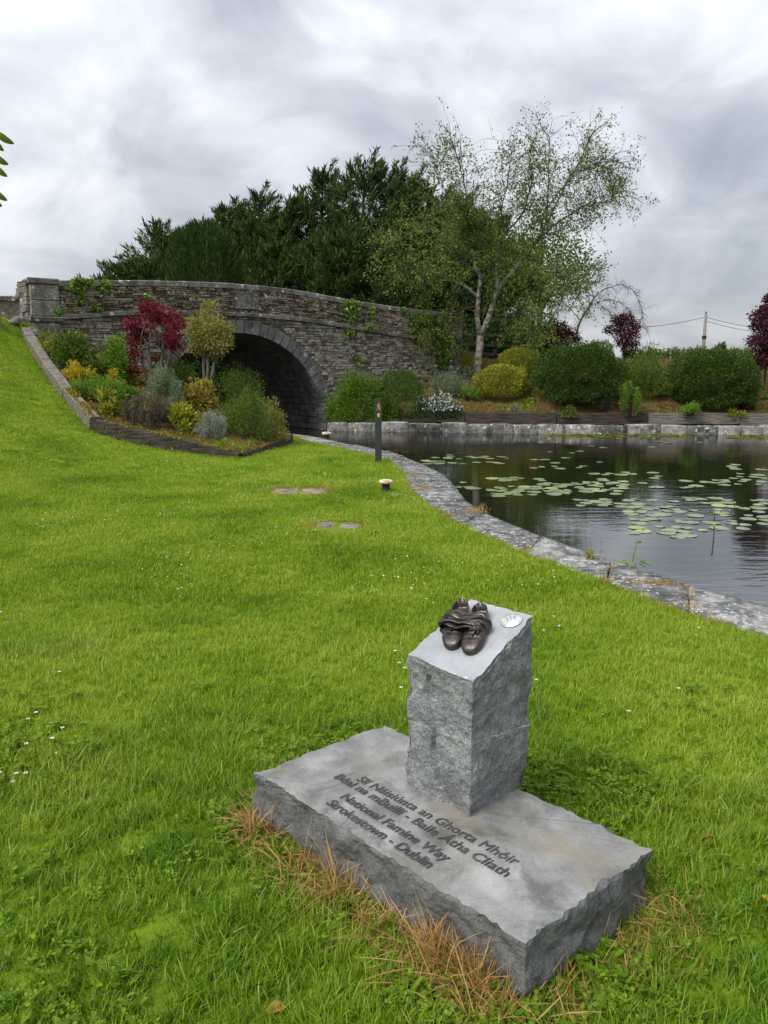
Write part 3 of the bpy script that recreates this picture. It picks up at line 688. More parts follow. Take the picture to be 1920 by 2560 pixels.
def limestone(name, dark, mid, light, rough, sc, sparkle, bump, stain=None, vein=None, spec=.4):
    m, nt = newmat(name); pos = N(nt, 'ShaderNodeNewGeometry').outputs['Position']
    a = N(nt, 'ShaderNodeTexNoise', {'Vector': pos, 'Scale': sc, 'Detail': 8.0, 'Roughness': .62}).outputs['Fac']
    b = N(nt, 'ShaderNodeTexNoise', {'Vector': pos, 'Scale': 140.0, 'Detail': 4.0, 'Roughness': .7}).outputs['Fac']
    f = math_(nt, 'ADD', math_(nt, 'MULTIPLY', a, 1 - sparkle), math_(nt, 'MULTIPLY', b, sparkle))
    col = ramp(nt, f, [(.34, dark), (.5, mid), (.66, light)])
    if stain:
        s1 = N(nt, 'ShaderNodeTexNoise', {'Vector': pos, 'Scale': 3.4, 'Detail': 5.0, 'Roughness': .6, 'Distortion': .5}).outputs['Fac']
        col = mixc(nt, ramp(nt, s1, [(.48, (0, 0, 0)), (.66, (.75, .75, .75))]), col, stain)
        s2 = N(nt, 'ShaderNodeTexNoise', {'Vector': N(nt, 'ShaderNodeVectorMath', {0: pos, 1: (7.3, 2.1, 0)}, operation='ADD').outputs[0], 'Scale': 4.2, 'Detail': 7.0, 'Roughness': .68, 'Distortion': .8}).outputs['Fac']
        col = mixc(nt, ramp(nt, s2, [(.50, (0, 0, 0)), (.64, (.7, .7, .7))]), col, (.085, .083, .075))
    sp = N(nt, 'ShaderNodeTexVoronoi', {'Vector': pos, 'Scale': 55.0}); 
    k = math_(nt, 'MULTIPLY', math_(nt, 'LESS_THAN', sp.outputs['Distance'], .16), math_(nt, 'LESS_THAN', N(nt, 'ShaderNodeSeparateColor', {0: sp.outputs['Color']}).outputs[0], .30))
    col = mixc(nt, math_(nt, 'MULTIPLY', k, .22), col, (.55, .55, .54))
    if vein:
        for (nx, ny, nz_, d0, w) in vein:
            nd = N(nt, 'ShaderNodeTexNoise', {'Vector': pos, 'Scale': 7.0, 'Detail': 3.0}).outputs['Fac']
            dp = N(nt, 'ShaderNodeVectorMath', {0: pos, 1: (nx, ny, nz_)}, operation='DOT_PRODUCT').outputs['Value']
            dd = math_(nt, 'ABSOLUTE', math_(nt, 'ADD', math_(nt, 'SUBTRACT', dp, d0), math_(nt, 'MULTIPLY', math_(nt, 'SUBTRACT', nd, .5), .035)))
            col = mixc(nt, math_(nt, 'MULTIPLY', math_(nt, 'LESS_THAN', dd, math_(nt, 'MULTIPLY', w, ramp(nt, N(nt, 'ShaderNodeTexNoise', {'Vector': pos, 'Scale': 9.0, 'Detail': 2.0}).outputs['Fac'], [(.4, (0, 0, 0)), (.6, (1.5, 1.5, 1.5))]))), .75), col, (.55, .54, .51))
    rgh = ramp(nt, a, [(.4, (rough * .75,) * 3), (.6, (min(1, rough * 1.2),) * 3)])
    bp = N(nt, 'ShaderNodeBump', {'Height': b, 'Strength': bump, 'Distance': .006})
    out(nt, N(nt, 'ShaderNodeBsdfPrincipled', {'Base Color': col, 'Roughness': rgh, 'Specular IOR Level': spec, 'Normal': bp.outputs[0]}).outputs[0]); return m
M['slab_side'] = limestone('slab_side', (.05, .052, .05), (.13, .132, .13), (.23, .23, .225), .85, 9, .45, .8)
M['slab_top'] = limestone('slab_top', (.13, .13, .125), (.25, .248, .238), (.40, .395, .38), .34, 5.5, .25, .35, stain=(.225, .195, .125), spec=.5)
_a, _b, _e = at_y(1020, 1802, 2.37), at_y(1172, 1858, 2.165), at_y(1316, 1814, 2.37); _n = np.cross(_b - _a, _e - _a); _n /= np.linalg.norm(_n)
VEIN = [(_n[0], _n[1], _n[2], float(_n @ _a), .0016)]
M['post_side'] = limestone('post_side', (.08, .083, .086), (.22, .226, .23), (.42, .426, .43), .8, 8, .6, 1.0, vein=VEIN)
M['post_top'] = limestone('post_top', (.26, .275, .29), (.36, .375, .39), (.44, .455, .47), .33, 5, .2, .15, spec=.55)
SLAB = [(-.46, 2.44), (.35, 1.64), (.79, 2.01), (0.0, 2.81)]
SZ = 0.20
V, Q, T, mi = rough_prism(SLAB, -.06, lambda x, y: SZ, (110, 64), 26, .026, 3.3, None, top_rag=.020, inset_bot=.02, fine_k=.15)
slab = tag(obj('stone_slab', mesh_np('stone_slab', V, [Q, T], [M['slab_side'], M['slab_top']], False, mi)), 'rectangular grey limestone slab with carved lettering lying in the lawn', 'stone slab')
PA, PB, PC_ = np.array([.27, 2.18, .66]), np.array([.10, 2.37, .674]), np.array([.481, 2.37, .798])
PN = np.cross(PC_ - PA, PB - PA); PN /= np.linalg.norm(PN); PX = (PC_ - PA) / np.linalg.norm(PC_ - PA); PY = np.cross(PN, PX)
def ptop(x, y): return PA[2] - (PN[0] * (x - PA[0]) + PN[1] * (y - PA[1])) / PN[2]
POST = [(.078, 2.37), (.269, 2.165), (.487, 2.37), (.30, 2.545)]
def crack(P):
    # split line down the left face
    c = .155 + .028 * math.sin(P[2] * 7) + .008 * math.sin(P[2] * 31) - (.45 - P[2]) * .06
    d = abs((P[0] - c)); return .016 * max(0, 1 - d / .009) if (P[1] < 2.33 and P[0] < .24 and .25 < P[2] < .62) else 0
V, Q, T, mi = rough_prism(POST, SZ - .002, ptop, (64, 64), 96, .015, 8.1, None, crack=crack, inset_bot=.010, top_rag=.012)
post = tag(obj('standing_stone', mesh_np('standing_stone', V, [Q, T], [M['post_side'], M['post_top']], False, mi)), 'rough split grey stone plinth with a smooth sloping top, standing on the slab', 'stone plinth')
# inscription, cut and darkened
M['letter'] = plain_mat('letter', (.035, .036, .036), (.075, .076, .075), .7, 30, .2)
def carve(txt, p0, p1, size=.053):
    """p0, p1: photo positions of the two ends of the baseline, taken down to the slab's top"""
    A, Bq = at_z(*p0, SZ), at_z(*p1, SZ); d = (Bq - A)[:2]; width = float(np.hypot(*d))
    cu = bpy.data.curves.new('inscription', 'FONT'); cu.body = txt; cu.size = size; cu.shear = .12; cu.resolution_u = 3
    tmp = bpy.data.objects.new('tmp_text', cu); COL.objects.link(tmp)
    dg = bpy.context.evaluated_depsgraph_get(); me = bpy.data.meshes.new_from_object(tmp.evaluated_get(dg)); bpy.data.objects.remove(tmp)
    co = np.empty(len(me.vertices) * 3); me.vertices.foreach_get('co', co); co = co.reshape(-1, 3)
    x0, x1 = co[:, 0].min(), co[:, 0].max(); co[:, 0] = (co[:, 0] - x0) * width / (x1 - x0); co[:, 2] = 0
    me.vertices.foreach_set('co', co.ravel()); me.update(); fs = [list(p.vertices) for p in me.polygons]; V = []; Fc = []
    for i, (dx, dy) in enumerate(((0, 0), (.0022, 0), (.0011, .0011), (.0011, -.0011), (.0022, .0011))):      # heavier strokes
        b = len(V); V += [(x + dx, y + dy, i * .00012) for x, y, _ in co.tolist()]; Fc += [[v + b for v in f] for f in fs]
    me = bpy.data.meshes.new('inscription'); me.from_pydata(V, [], Fc); me.materials.append(M['letter']); me.update()
    o = obj('inscription', me, slab); o.location = (A[0], A[1], SZ + .0010 + .0006 * len(slab.children)); o.rotation_euler = (0, 0, math.atan2(d[1], d[0])); o['label'] = 'carved line reading ' + txt
    return o
carve('Slí Náisiúnta an Ghorta Mhóir', (889, 1950), (1286, 2164))
carve('Béal na mBuillí - Baile Átha Cliath', (834, 1944), (1262, 2194))
carve('National Famine Way', (848, 1995), (1112, 2156))
carve('Strokestown - Dublin', (813, 2010), (1068, 2172))

# bronze shoes tied together
def bronze_mat():
    m, nt = newmat('bronze'); pos = N(nt, 'ShaderNodeTexCoord').outputs['Object']
    a = N(nt, 'ShaderNodeTexNoise', {'Vector': pos, 'Scale': 30.0, 'Detail': 5.0}).outputs['Fac']
    bp = N(nt, 'ShaderNodeBump', {'Height': N(nt, 'ShaderNodeTexNoise', {'Vector': N(nt, 'ShaderNodeMapping', {0: pos, 3: (1, .25, 1)}).outputs[0], 'Scale': 60.0, 'Detail': 3.0}).outputs['Fac'], 'Strength': .35, 'Distance': .004})
    col = ramp(nt, a, [(.35, (.028, .022, .020)), (.65, (.085, .068, .060))])
    out(nt, N(nt, 'ShaderNodeBsdfPrincipled', {'Base Color': col, 'Roughness': ramp(nt, a, [(.3, (.24,) * 3), (.7, (.42,) * 3)]), 'Metallic': .55, 'Specular IOR Level': .6, 'Normal': bp.outputs[0]}).outputs[0]); return m
M['bronze'] = bronze_mat()
def plane_matrix(a, b, lift=0.0, rot=0.0):
    x = PX * math.cos(rot) + PY * math.sin(rot); y = np.cross(PN, x); p = PA + a * PX + b * PY + lift * PN
    return Matrix(((x[0], y[0], PN[0], p[0]), (x[1], y[1], PN[1], p[1]), (x[2], y[2], PN[2], p[2]), (0, 0, 0, 1)))
shoes = tag(empty('bronze_shoes'), 'pair of dark bronze shoes bound together with straps on the plinth top', 'shoes'); shoes.matrix_world = plane_matrix(.168, .148, .002, 0)
def shoe_mesh(side):
    """toe towards -x, length .205; side +1/-1 mirrors"""
    L = .205; n = 34; k = 28; V = []
    for i in range(n + 1):
        t = i / n; x = -L / 2 + L * t
        w = np.interp(t, [0, .03, .08, .18, .32, .5, .7, .86, .95, 1], [.008, .020, .028, .0355, .037, .031, .0275, .0275, .022, .007])
        h = np.interp(t, [0, .04, .12, .25, .38, .5, .62, .75, .9, .97, 1], [.012, .021, .027, .031, .041, .050, .053, .052, .056, .054, .046])
        cyv = side * np.interp(t, [0, .2, .5, 1], [-.006, -.003, .003, 0])
        dip = float(smooth(.46, .56, t)) * (1 - float(smooth(.93, .985, t)))
        for j in range(k):
            a = 2 * math.pi * j / k; ca, sa = math.cos(a), math.sin(a)
            y = math.copysign(abs(ca) ** .62, ca) * w; z = h * (.5 + .5 * math.copysign(abs(sa) ** .72, sa))
            if z < .007: y *= 1.07
            elif .007 <= z < .012: y *= .98
            if sa > .45 and dip > 0:
                e = 1 - abs(y) / w; z -= dip * (h - .016) * float(smooth(.05, .30, e))
            if .2 < t < .42 and sa > .2: z += .0025 * math.sin(t * 95) * sa
            V.append((x, cyv + y, z))
    Q = [[i * k + j, (i + 1) * k + j, (i + 1) * k + (j + 1) % k, i * k + (j + 1) % k] for i in range(n) for j in range(k)]
    c0 = len(V); V += [(-L / 2 - .002, V[0][1] - .008, .007), (L / 2 + .001, 0, .02)]
    T = [[c0, j, (j + 1) % k] for j in range(k)] + [[c0 + 1, n * k + (j + 1) % k, n * k + j] for j in range(k)]
    return mesh_np('shoe', V, [Q, T], M['bronze'], True)
for side, oy, rot, ox in ((1, .043, R(24), -.008), (-1, -.034, R(27), .004)):
    o = obj('shoe', shoe_mesh(side), shoes, (ox, oy, 0)); o.rotation_euler = (0, 0, rot)
    # sole edge, tongue flap and its button
    mb = MB(); P = []
    for i in range(17):
        t = i / 16; a = math.pi * (t - .5); P.append((.022 * math.cos(a) - .052 + .018, side * 0 + .019 * math.sin(a), .043 - .006 * math.cos(a) ** 2))
    V = [(-.012, -.019, .051), (-.012, .019, .051)]
    pts = [(-.005 - .045 * math.sin(math.pi * i / 12), -.020 + .040 * i / 12, .0535 - .012 * math.sin(math.pi * i / 12)) for i in range(13)]
    V = pts + [(p[0] - .001, p[1], p[2] - .006) for p in pts]; c = len(V); V += [(-.005, 0, .056), (-.005, 0, .048)]
    T = [[c, i + 1, i] for i in range(12)]; Q = [[i, i + 1, 14 + i, 13 + i] for i in range(12)]
    obj('tongue_flap', MB().add(V, Q, T).mesh('tongue_flap', M['bronze']), o)
    MB().tube([(-.030 + .008 * math.cos(a), .008 * math.sin(a) + .004, .0505 - .12 * .008 * math.cos(a)) for a in np.linspace(0, 1.6 * math.pi, 14)], .0022, 6).build('eyelet', M['bronze'], o, True)
def strap(xc, slope, hgt, r, seed, over):
    """closed band round both shoes: low at the sides, arched over the top"""
    P = []; n = 72
    for i in range(n + 1):
        a = 2 * math.pi * i / n; ca, sa = math.cos(a), math.sin(a)
        y = math.copysign(abs(ca) ** .55, ca) * (.0745 + over * .5); z = .028 + math.copysign(abs(sa) ** .55, sa) * (.026 + over)
        z = max(z, .004); sag = .010 * max(0, sa) * math.exp(-(y / .020) ** 2)
        w = .0045 * math.sin(3.1 * a + seed) + .003 * math.sin(7 * a + 2 * seed)
        P.append((xc + slope * y + w + math.sin(R(25)) * y * -.48, y + .006, z + hgt * max(0, sa) - sag))
    P = np.array(P); k = 10; T = np.gradient(P, axis=0); T[0] = T[-1] = (P[1] - P[-2]); T /= np.linalg.norm(T, axis=1)[:, None]
    X = np.tile([1.0, 0, 0], (len(P), 1)); X -= (X * T).sum(1)[:, None] * T; X /= np.linalg.norm(X, axis=1)[:, None]; Nn = np.cross(T, X)
    V = []
    for i in range(n):
        tw = .5 * math.sin(seed + i * .19) ; wv = r * (1.55 + .5 * math.sin(i * .13 + seed * 3))
        for j in range(k):
            b = 2 * math.pi * j / k; e = wv * math.cos(b); f = r * .62 * math.sin(b) * (1 + .25 * math.cos(3 * b + i * .2))
            V.append(P[i] + X[i] * (e * math.cos(tw) - f * math.sin(tw)) + Nn[i] * (e * math.sin(tw) + f * math.cos(tw)))
    Q = [[i * k + j, ((i + 1) % n) * k + j, ((i + 1) % n) * k + (j + 1) % k, i * k + (j + 1) % k] for i in range(n) for j in range(k)]
    return obj('strap', mesh_np('strap', V, Q, M['bronze'], True), shoes)
for i, (xc, sl, hg, r, ov) in enumerate(((-.034, .06, .003, .0062, .0), (-.024, -.05, .006, .0066, .002), (-.013, .07, .004, .0068, .001), (-.003, -.03, .007, .0062, .003), (.008, .05, .005, .0066, .002), (.018, -.02, .007, .0058, .003), (-.010, .16, .009, .0042, .003), (.002, -.14, .010, .0044, .004))):
    strap(xc, sl, hg, r, i * 1.7 + .3, ov)
# round metal disc with scratched emblem
M['steel'] = plain_mat('steel', (.52, .52, .51), (.78, .78, .77), .35, 18, .15, .35)
M['steel_line'] = plain_mat('steel_line', (.22, .22, .22), (.30, .30, .30), .6)
disc = tag(empty('metal_disc'), 'round pale metal disc with engraved walking figures on the plinth top', 'plaque'); disc.matrix_world = plane_matrix(.272, .050, .001, R(-40))
MB().lathe([(.0005, .0), (.036, 0), (.0375, .002), (.0365, .0042), (.0005, .0045)], 40).build('disc', M['steel'], disc, True)
def strokes(name, lines, w, z, mat, parent):
    mb = MB()
    for ln in lines: mb.tube([(x, y, z) for x, y in ln], w, 5)
    return mb.build(name, mat, parent)
rim = [[(.033 * math.cos(a), .033 * math.sin(a)) for a in np.linspace(0, 2 * math.pi, 40)]]
strokes('rim_line', rim, .0006, .0044, M['steel_line'], disc)
fig = []
for fx, fy, s in ((-.012, -.004, 1.0), (.001, -.002, 1.15), (.013, -.004, .85)):
    fig += [[(fx, fy + .012 * s), (fx, fy + .002 * s), (fx - .004 * s, fy - .010 * s)], [(fx, fy + .002 * s), (fx + .004 * s, fy - .010 * s)], [(fx - .005 * s, fy + .003 * s), (fx, fy + .009 * s), (fx + .005 * s, fy + .004 * s)], [(fx + .0022 * s * math.cos(a), fy + .0145 * s + .0022 * s * math.sin(a)) for a in np.linspace(0, 6.3, 9)]]
fig += [[(-.026, -.016), (-.012, -.020), (0, -.016), (.012, -.021), (.025, -.016)], [(-.024, .014), (-.010, .024), (.010, .024), (.024, .014)]]
strokes('emblem', fig, .0008, .0046, M['steel_line'], disc)

# ================================================================== VEGETATION BUILDERS
def unit(a): return a / (np.linalg.norm(a, axis=-1, keepdims=True) + 1e-9)
def leaf_quads(P, D, L, W, bend=0.0, up=None):
    """one diamond leaf per point: base P, direction D"""
    n = len(P); D = unit(D); S = unit(np.cross(D, rng.normal(0, 1, (n, 3)) if up is None else up + rng.normal(0, .25, (n, 3)))); U = np.cross(S, D)
    L = np.broadcast_to(np.asarray(L, float), (n,))[:, None]; W = np.broadcast_to(np.asarray(W, float), (n,))[:, None]
    a = P; b = P + D * L * .45 + S * W * .5 + U * bend * L; c = P + D * L; d = P + D * L * .45 - S * W * .5 + U * bend * L
    V = np.stack([a, b, c, d], 1).reshape(-1, 3); return V
def leaf_mesh(name, V, mat): return mesh_np(name, V, np.arange(len(V)).reshape(-1, 4), mat)
def path(A, B, n=6, sag=0.0, wob=0.0):
    A = np.array(A, float); B = np.array(B, float); t = np.linspace(0, 1, n)[:, None]; P = A + (B - A) * t; L = np.linalg.norm(B - A)
    P[:, 2] += sag * L * np.sin(np.pi * t[:, 0]); w = rng.normal(0, wob * L, (n, 3)) * np.sin(np.pi * t); return P + w
def place(px, py, hf): P = hit(px, py, hf, 9 if hf is not h_lawn else 1); return P, P[1] / F_PX * 1.0
GROUP_BED = 'shrubs in the raised bed'; GROUP_BANK = 'shrubs on the far bank'
FOOT = []
def clear_of(p):
    k = np.ones(len(p), bool)
    for a, b, rx, ry in FOOT: k &= ((p[:, 0] - a) / (rx * .9)) ** 2 + ((p[:, 1] - b) / (ry * .9)) ** 2 > 1
    return p[k]
def shrub(name, label, P, rx, h, mat, n=2600, leaf=(.06, .03), style='clump', ry=None, group=None, clumps=14, stems=5, cat='shrub', stem_mat=None, up=.35, lift=0.0, low=.05, clump_r=.34, flowers=None, noise_amp=.12, stem_r=.014):
    """a thing: foliage (leaf-sized faces through the crown), stem, sometimes flowers; origin at the base"""
    ry = ry or rx; root = tag(empty(name, tuple(P)), label, cat, group); FOOT.append((P[0], P[1], rx, ry))
    sc = np.array([rx, ry, h])
    if style == 'clump':
        d = unit(rng.normal(0, 1, (clumps, 3))); d[:, 2] = np.abs(d[:, 2]) * 1.0
        c = d * rng.uniform(.45, .80, (clumps, 1)); c[:, 2] = lift + (1 - lift) * c[:, 2]
        k = rng.integers(0, clumps, n); q = c[k] + unit(rng.normal(0, 1, (n, 3))) * (rng.random((n, 1)) ** .45) * clump_r * rng.uniform(.6, 1.15, clumps)[k][:, None]
        D = unit(q - c[k]) + .5 * unit(q * [1, 1, .6]) + rng.normal(0, .45, (n, 3)); D[:, 2] += up
    elif style == 'clipped':
        d = unit(rng.normal(0, 1, (n, 3))); f = np.array([fbm(v * 1.9, 3, 1, P[0]) for v in d]); r = np.where(rng.random(n) < .7, rng.uniform(.86, 1.0, n), rng.uniform(.5, .9, n)) * (1 + noise_amp * f)
        q = d * r[:, None] * (1 / np.maximum(1e-6, (np.abs(d) ** 2.5).sum(1) ** (1 / 2.5)))[:, None]; q[:, 2] = .5 + .5 * q[:, 2]; c = np.array([[math.cos(a) * .4, math.sin(a) * .4, .55] for a in np.linspace(0, 6, 7)])
        D = unit(d) + rng.normal(0, .55, (n, 3)); D[:, 2] += up
    elif style == 'upright':
        m = clumps; a = rng.uniform(0, 6.28, m); rr = np.sqrt(rng.random(m)) * .85; b = np.stack([np.cos(a) * rr, np.sin(a) * rr, np.zeros(m)], -1); top = b * 1.15; top[:, 2] = rng.uniform(.6, 1.0, m) * (1 - .35 * rr)
        c = top; k = rng.integers(0, m, n); t = rng.uniform(.15, 1, n) ** .8; q = b[k] + (top[k] - b[k]) * t[:, None] + rng.normal(0, .03, (n, 3))
        D = rng.normal(0, .8, (n, 3)); D[:, 2] = .5 + up
    q[:, 2] = np.maximum(q[:, 2], low * rng.random(n)); Pp = q * sc
    L = leaf[0] * rng.uniform(.6, 1.3, n); V = leaf_quads(Pp, D, L, leaf[1] * rng.uniform(.7, 1.2, n), .08)
    tag(obj('foliage', leaf_mesh('foliage', V, mat), root), kind='stuff')
    mb = MB()
    if style == 'upright':
        for i in range(min(len(c), 40)): mb.tube(path(b[i] * sc * .6, c[i] * sc, 4, 0, .02), np.linspace(stem_r, .004, 4), 4)
    else:
        for i in range(min(stems, len(c))): mb.tube(path((rng.normal(0, .05 * rx), rng.normal(0, .05 * rx), -.05), c[i] * sc, 6, .06, .03), np.linspace(stem_r * 1.5, stem_r * .5, 6), 5)
    if mb.n: tag(mb.build('stem', stem_mat or M['twig'], root))
    if flowers:
        fm, fn, fl, zmin = flowers; zz = q[:, 2] * 1.0; idx = np.where(zz > zmin)[0]; idx = rng.choice(idx, min(fn, len(idx)), replace=False)
        Pq = Pp[idx] + unit(Pp[idx] * [1, 1, 1]) * .02; V = leaf_quads(Pq, unit(Pp[idx]) + rng.normal(0, .6, (len(idx), 3)), fl * rng.uniform(.7, 1.3, len(idx)), fl, .0)
        tag(obj('flower', leaf_mesh('flower', V, fm), root), kind='stuff')
    return root
# foliage colours
LM = lambda nm, *c, g=1.35, **k: M.setdefault(nm, leaf_mat(nm, [tuple(v * g for v in q) for q in c], **k))
LM('f_dark', (.012, .034, .010), (.028, .068, .014), (.055, .105, .022))
LM('f_green', (.034, .068, .008), (.078, .132, .014), (.15, .205, .026))
LM('f_bright', (.05, .12, .010), (.11, .22, .016), (.18, .28, .025))
LM('f_clipped', (.016, .042, .006), (.038, .082, .010), (.085, .135, .018))
LM('f_grey', (.07, .11, .05), (.15, .19, .10), (.26, .30, .19))
LM('f_silver', (.16, .20, .13), (.28, .32, .24), (.42, .45, .37), g=1.0)
LM('f_yellow', (.30, .24, .012), (.52, .42, .02), (.60, .50, .06), g=1.05)
LM('f_yelgreen', (.08, .12, .012), (.20, .22, .02), (.40, .36, .04), (.10, .15, .015))
LM('f_varieg', (.08, .10, .015), (.24, .22, .04), (.42, .30, .05), (.12, .15, .03))
LM('f_red', (.055, .004, .008), (.13, .008, .016), (.22, .016, .028))
LM('f_purple', (.022, .006, .010), (.055, .012, .020), (.10, .022, .034))
LM('f_orange', (.09, .14, .02), (.18, .22, .04), (.34, .22, .07), (.13, .18, .03))
LM('f_heather', (.05, .035, .025), (.10, .07, .045), (.16, .15, .10), (.08, .06, .04))
LM('f_conifer', (.010, .021, .006), (.025, .051, .012), (.056, .093, .020), (.105, .145, .032), rough=.6)
LM('f_cypress', (.014, .036, .007), (.026, .060, .011), (.045, .090, .016), rough=.6)
LM('f_birch', (.05, .085, .014), (.11, .165, .026), (.21, .27, .045), trans=.45)
LM('f_ivy', (.05, .11, .012), (.11, .20, .02), (.20, .28, .03), rough=.35, spec=.5)
LM('f_white', (.60, .60, .58), (.80, .80, .78), trans=.2, g=1)
LM('f_juniper', (.025, .07, .006), (.08, .165, .010), (.18, .27, .018))

# ------------------------------------------------------------------ conifers behind the bridge
def conifer(name, label, P, h, rad, seed, n=9000, mat='f_conifer', group='tall conifers behind the bridge', lean=.35):
    root = tag(empty(name, tuple(P)), label, 'conifer', group)
    r0 = np.random.default_rng(seed)
    MB().tube([(0, 0, -.1), (.02, 0, h * .5), (lean * .3, 0, h * .97)], [h * .022, h * .012, .012], 7).build('trunk', M['bark'], root)
    nb = 150; t = np.sort(r0.random(nb) ** .9) * .95 + .03; az = r0.uniform(0, 6.283, nb)
    bl = np.interp(t, [0, .12, .35, .6, .8, .93, 1], [.90, 1.0, .95, .76, .50, .28, .12]) * rad * r0.uniform(.70, 1.25, nb)
    dirx = np.stack([np.cos(az), np.sin(az), np.zeros(nb)], -1); rise = r0.uniform(.10, .55, nb) + .5 * t ** 2
    base = np.stack([np.zeros(nb), np.zeros(nb), t * h * .93], -1)
    tip = lambda k, s_: base[k] + dirx[k] * (bl[k] * s_)[:, None] + np.stack([0 * s_, 0 * s_, bl[k] * (rise[k] * s_ ** 2.2 - .12 * s_)], -1)
    def cloud(n_, L0, L1, W0, W1, droop):
        k = r0.choice(nb, n_, p=bl / bl.sum()); s_ = r0.random(n_) ** .55; q = tip(k, s_)
        q = q + r0.normal(0, 1, (n_, 3)) * ((.05 + .17 * (1 - s_)) * np.clip(bl[k], .5, 1.6))[:, None] * [1, 1, .5]
        D = tip(k, np.minimum(s_ + .05, 1.05)) - tip(k, s_); D = unit(D) * .9 + r0.normal(0, .38, (n_, 3)); D[:, 2] += droop
        q[:, 0] += lean * (np.maximum(q[:, 2], 0) / h) ** 3; D[:, 0] += .2 * np.clip(q[:, 2] / h, 0, 1); q[:, 2] = np.maximum(q[:, 2], .05)
        return leaf_quads(q, D, r0.uniform(L0, L1, n_), r0.uniform(W0, W1, n_), -.06)
    V1 = cloud(int(n * .55), .20, .42, .05, .09, .25); V2 = cloud(int(n * 1.5), .10, .24, .022, .042, -.12)
    V3 = []
    for px_, hz, m in [(0, 1.0, 200)] + [(r0.uniform(-.4, .4), r0.uniform(.86, .96), 130) for _ in range(4)]:
        tt = r0.random(m) ** .8; z = h * hz - 1.5 * (1 - tt); wd = .34 * (1 - tt) + .03; off = px_ * rad
        q3 = np.stack([lean * (z / h) ** 3 + off + .25 * tt ** 3 + r0.normal(0, 1, m) * wd * .6, off * .4 + r0.normal(0, 1, m) * wd * .6, z], -1); D3 = r0.normal(0, .5, (m, 3)); D3[:, 2] = .7; D3[:, 0] += .45
        V3.append(leaf_quads(q3, D3, r0.uniform(.12, .30, m), .04, -.1))
    tag(obj('crown', leaf_mesh('crown', np.vstack([V1, V2] + V3), M[mat]), root), kind='stuff')
    return root
CON = [(328, 650, 23, 2.0, 35.0), (404, 553, 85, 2.1, 34.5), (462, 560, 90, 1.9, 34.0), (572, 497, 90, 1.7, 33.5), (650, 459, 90, 1.8, 33.0), (738, 474, 90, 1.7, 32.0), (818, 402, 100, 1.9, 32.5), (923, 372, 110, 2.0, 31.5), (996, 400, 100, 1.8, 32.5), (1042, 414, 90, 1.6, 31.0), (1110, 466, 90, 1.8, 31.5), (1172, 470, 90, 1.7, 33.0), (870, 560, 90, 1.7, 29.5), (700, 590, 90, 1.6, 30.0), (985, 570, 80, 1.6, 29.3), (1235, 520, 80, 1.6, 34.0)]
CLAB = ['smallest conifer, at the far left end of the row', 'dark conifer with a bent tip left of the clipped cypress', 'dark conifer rising behind the clipped cypress', 'dark conifer just right of the clipped cypress', 'dark conifer with a ragged double tip over the arch', 'broad dark conifer between the arch and the tallest tree', 'tall dark conifer left of the tallest one', 'tallest dark conifer with a pointed plume', 'tall dark conifer right of the tallest one', 'dark conifer at the right shoulder of the row', 'dark conifer seen through the left of the birch crown', 'dark conifer hidden behind the middle of the birch crown', 'lower dark conifer in front of the tallest ones', 'lower dark conifer standing above the parapet middle', 'lower dark conifer nearest the birch', 'dark conifer behind the right of the birch crown']
for i, ((cx, ty, hw, rad, Y), lb) in enumerate(zip(CON, CLAB)):
    T_ = at_y(cx, ty, Y); gz = 1.7; conifer('conifer_tree', lb, (T_[0] - .3, Y, gz), T_[2] - gz, rad * 1.12, 100 + i, 12500)
# clipped columnar cypress
T_ = at_y(505, 556, 26.5); root = tag(empty('cypress_tree', (T_[0], 26.5, 1.7)), 'dense rounded mid-green cypress rising above the parapet', 'conifer'); hh = T_[2] - 1.7
n = 15000; t = rng.random(n); a = rng.uniform(0, 6.283, n); lob = 1 + .13 * np.sin(a * 5 + 1) + .08 * np.sin(a * 9 + t * 5)
rr = np.interp(t, [0, .25, .55, .8, .92, 1], [1.0, 1.1, 1.06, .92, .66, .16]) * 1.12 * lob * np.where(rng.random(n) < .8, rng.uniform(.88, 1.02, n), rng.uniform(.4, .9, n))
q = np.stack([rr * np.cos(a), rr * np.sin(a), t * hh * (1 + .10 * (lob - 1.1)) * (1 - .05 * rng.random(n))], -1); D = np.stack([np.cos(a) * .45, np.sin(a) * .45, np.ones(n) * 1.1], -1) + rng.normal(0, .22, (n, 3))
tag(obj('crown', leaf_mesh('crown', leaf_quads(q, D, rng.uniform(.12, .28, n), rng.uniform(.03, .06, n)), M['f_cypress']), root), kind='stuff')
MB().tube([(0, 0, -.1), (0, 0, hh * .9)], [.16, .03], 7).build('trunk', M['bark'], root)

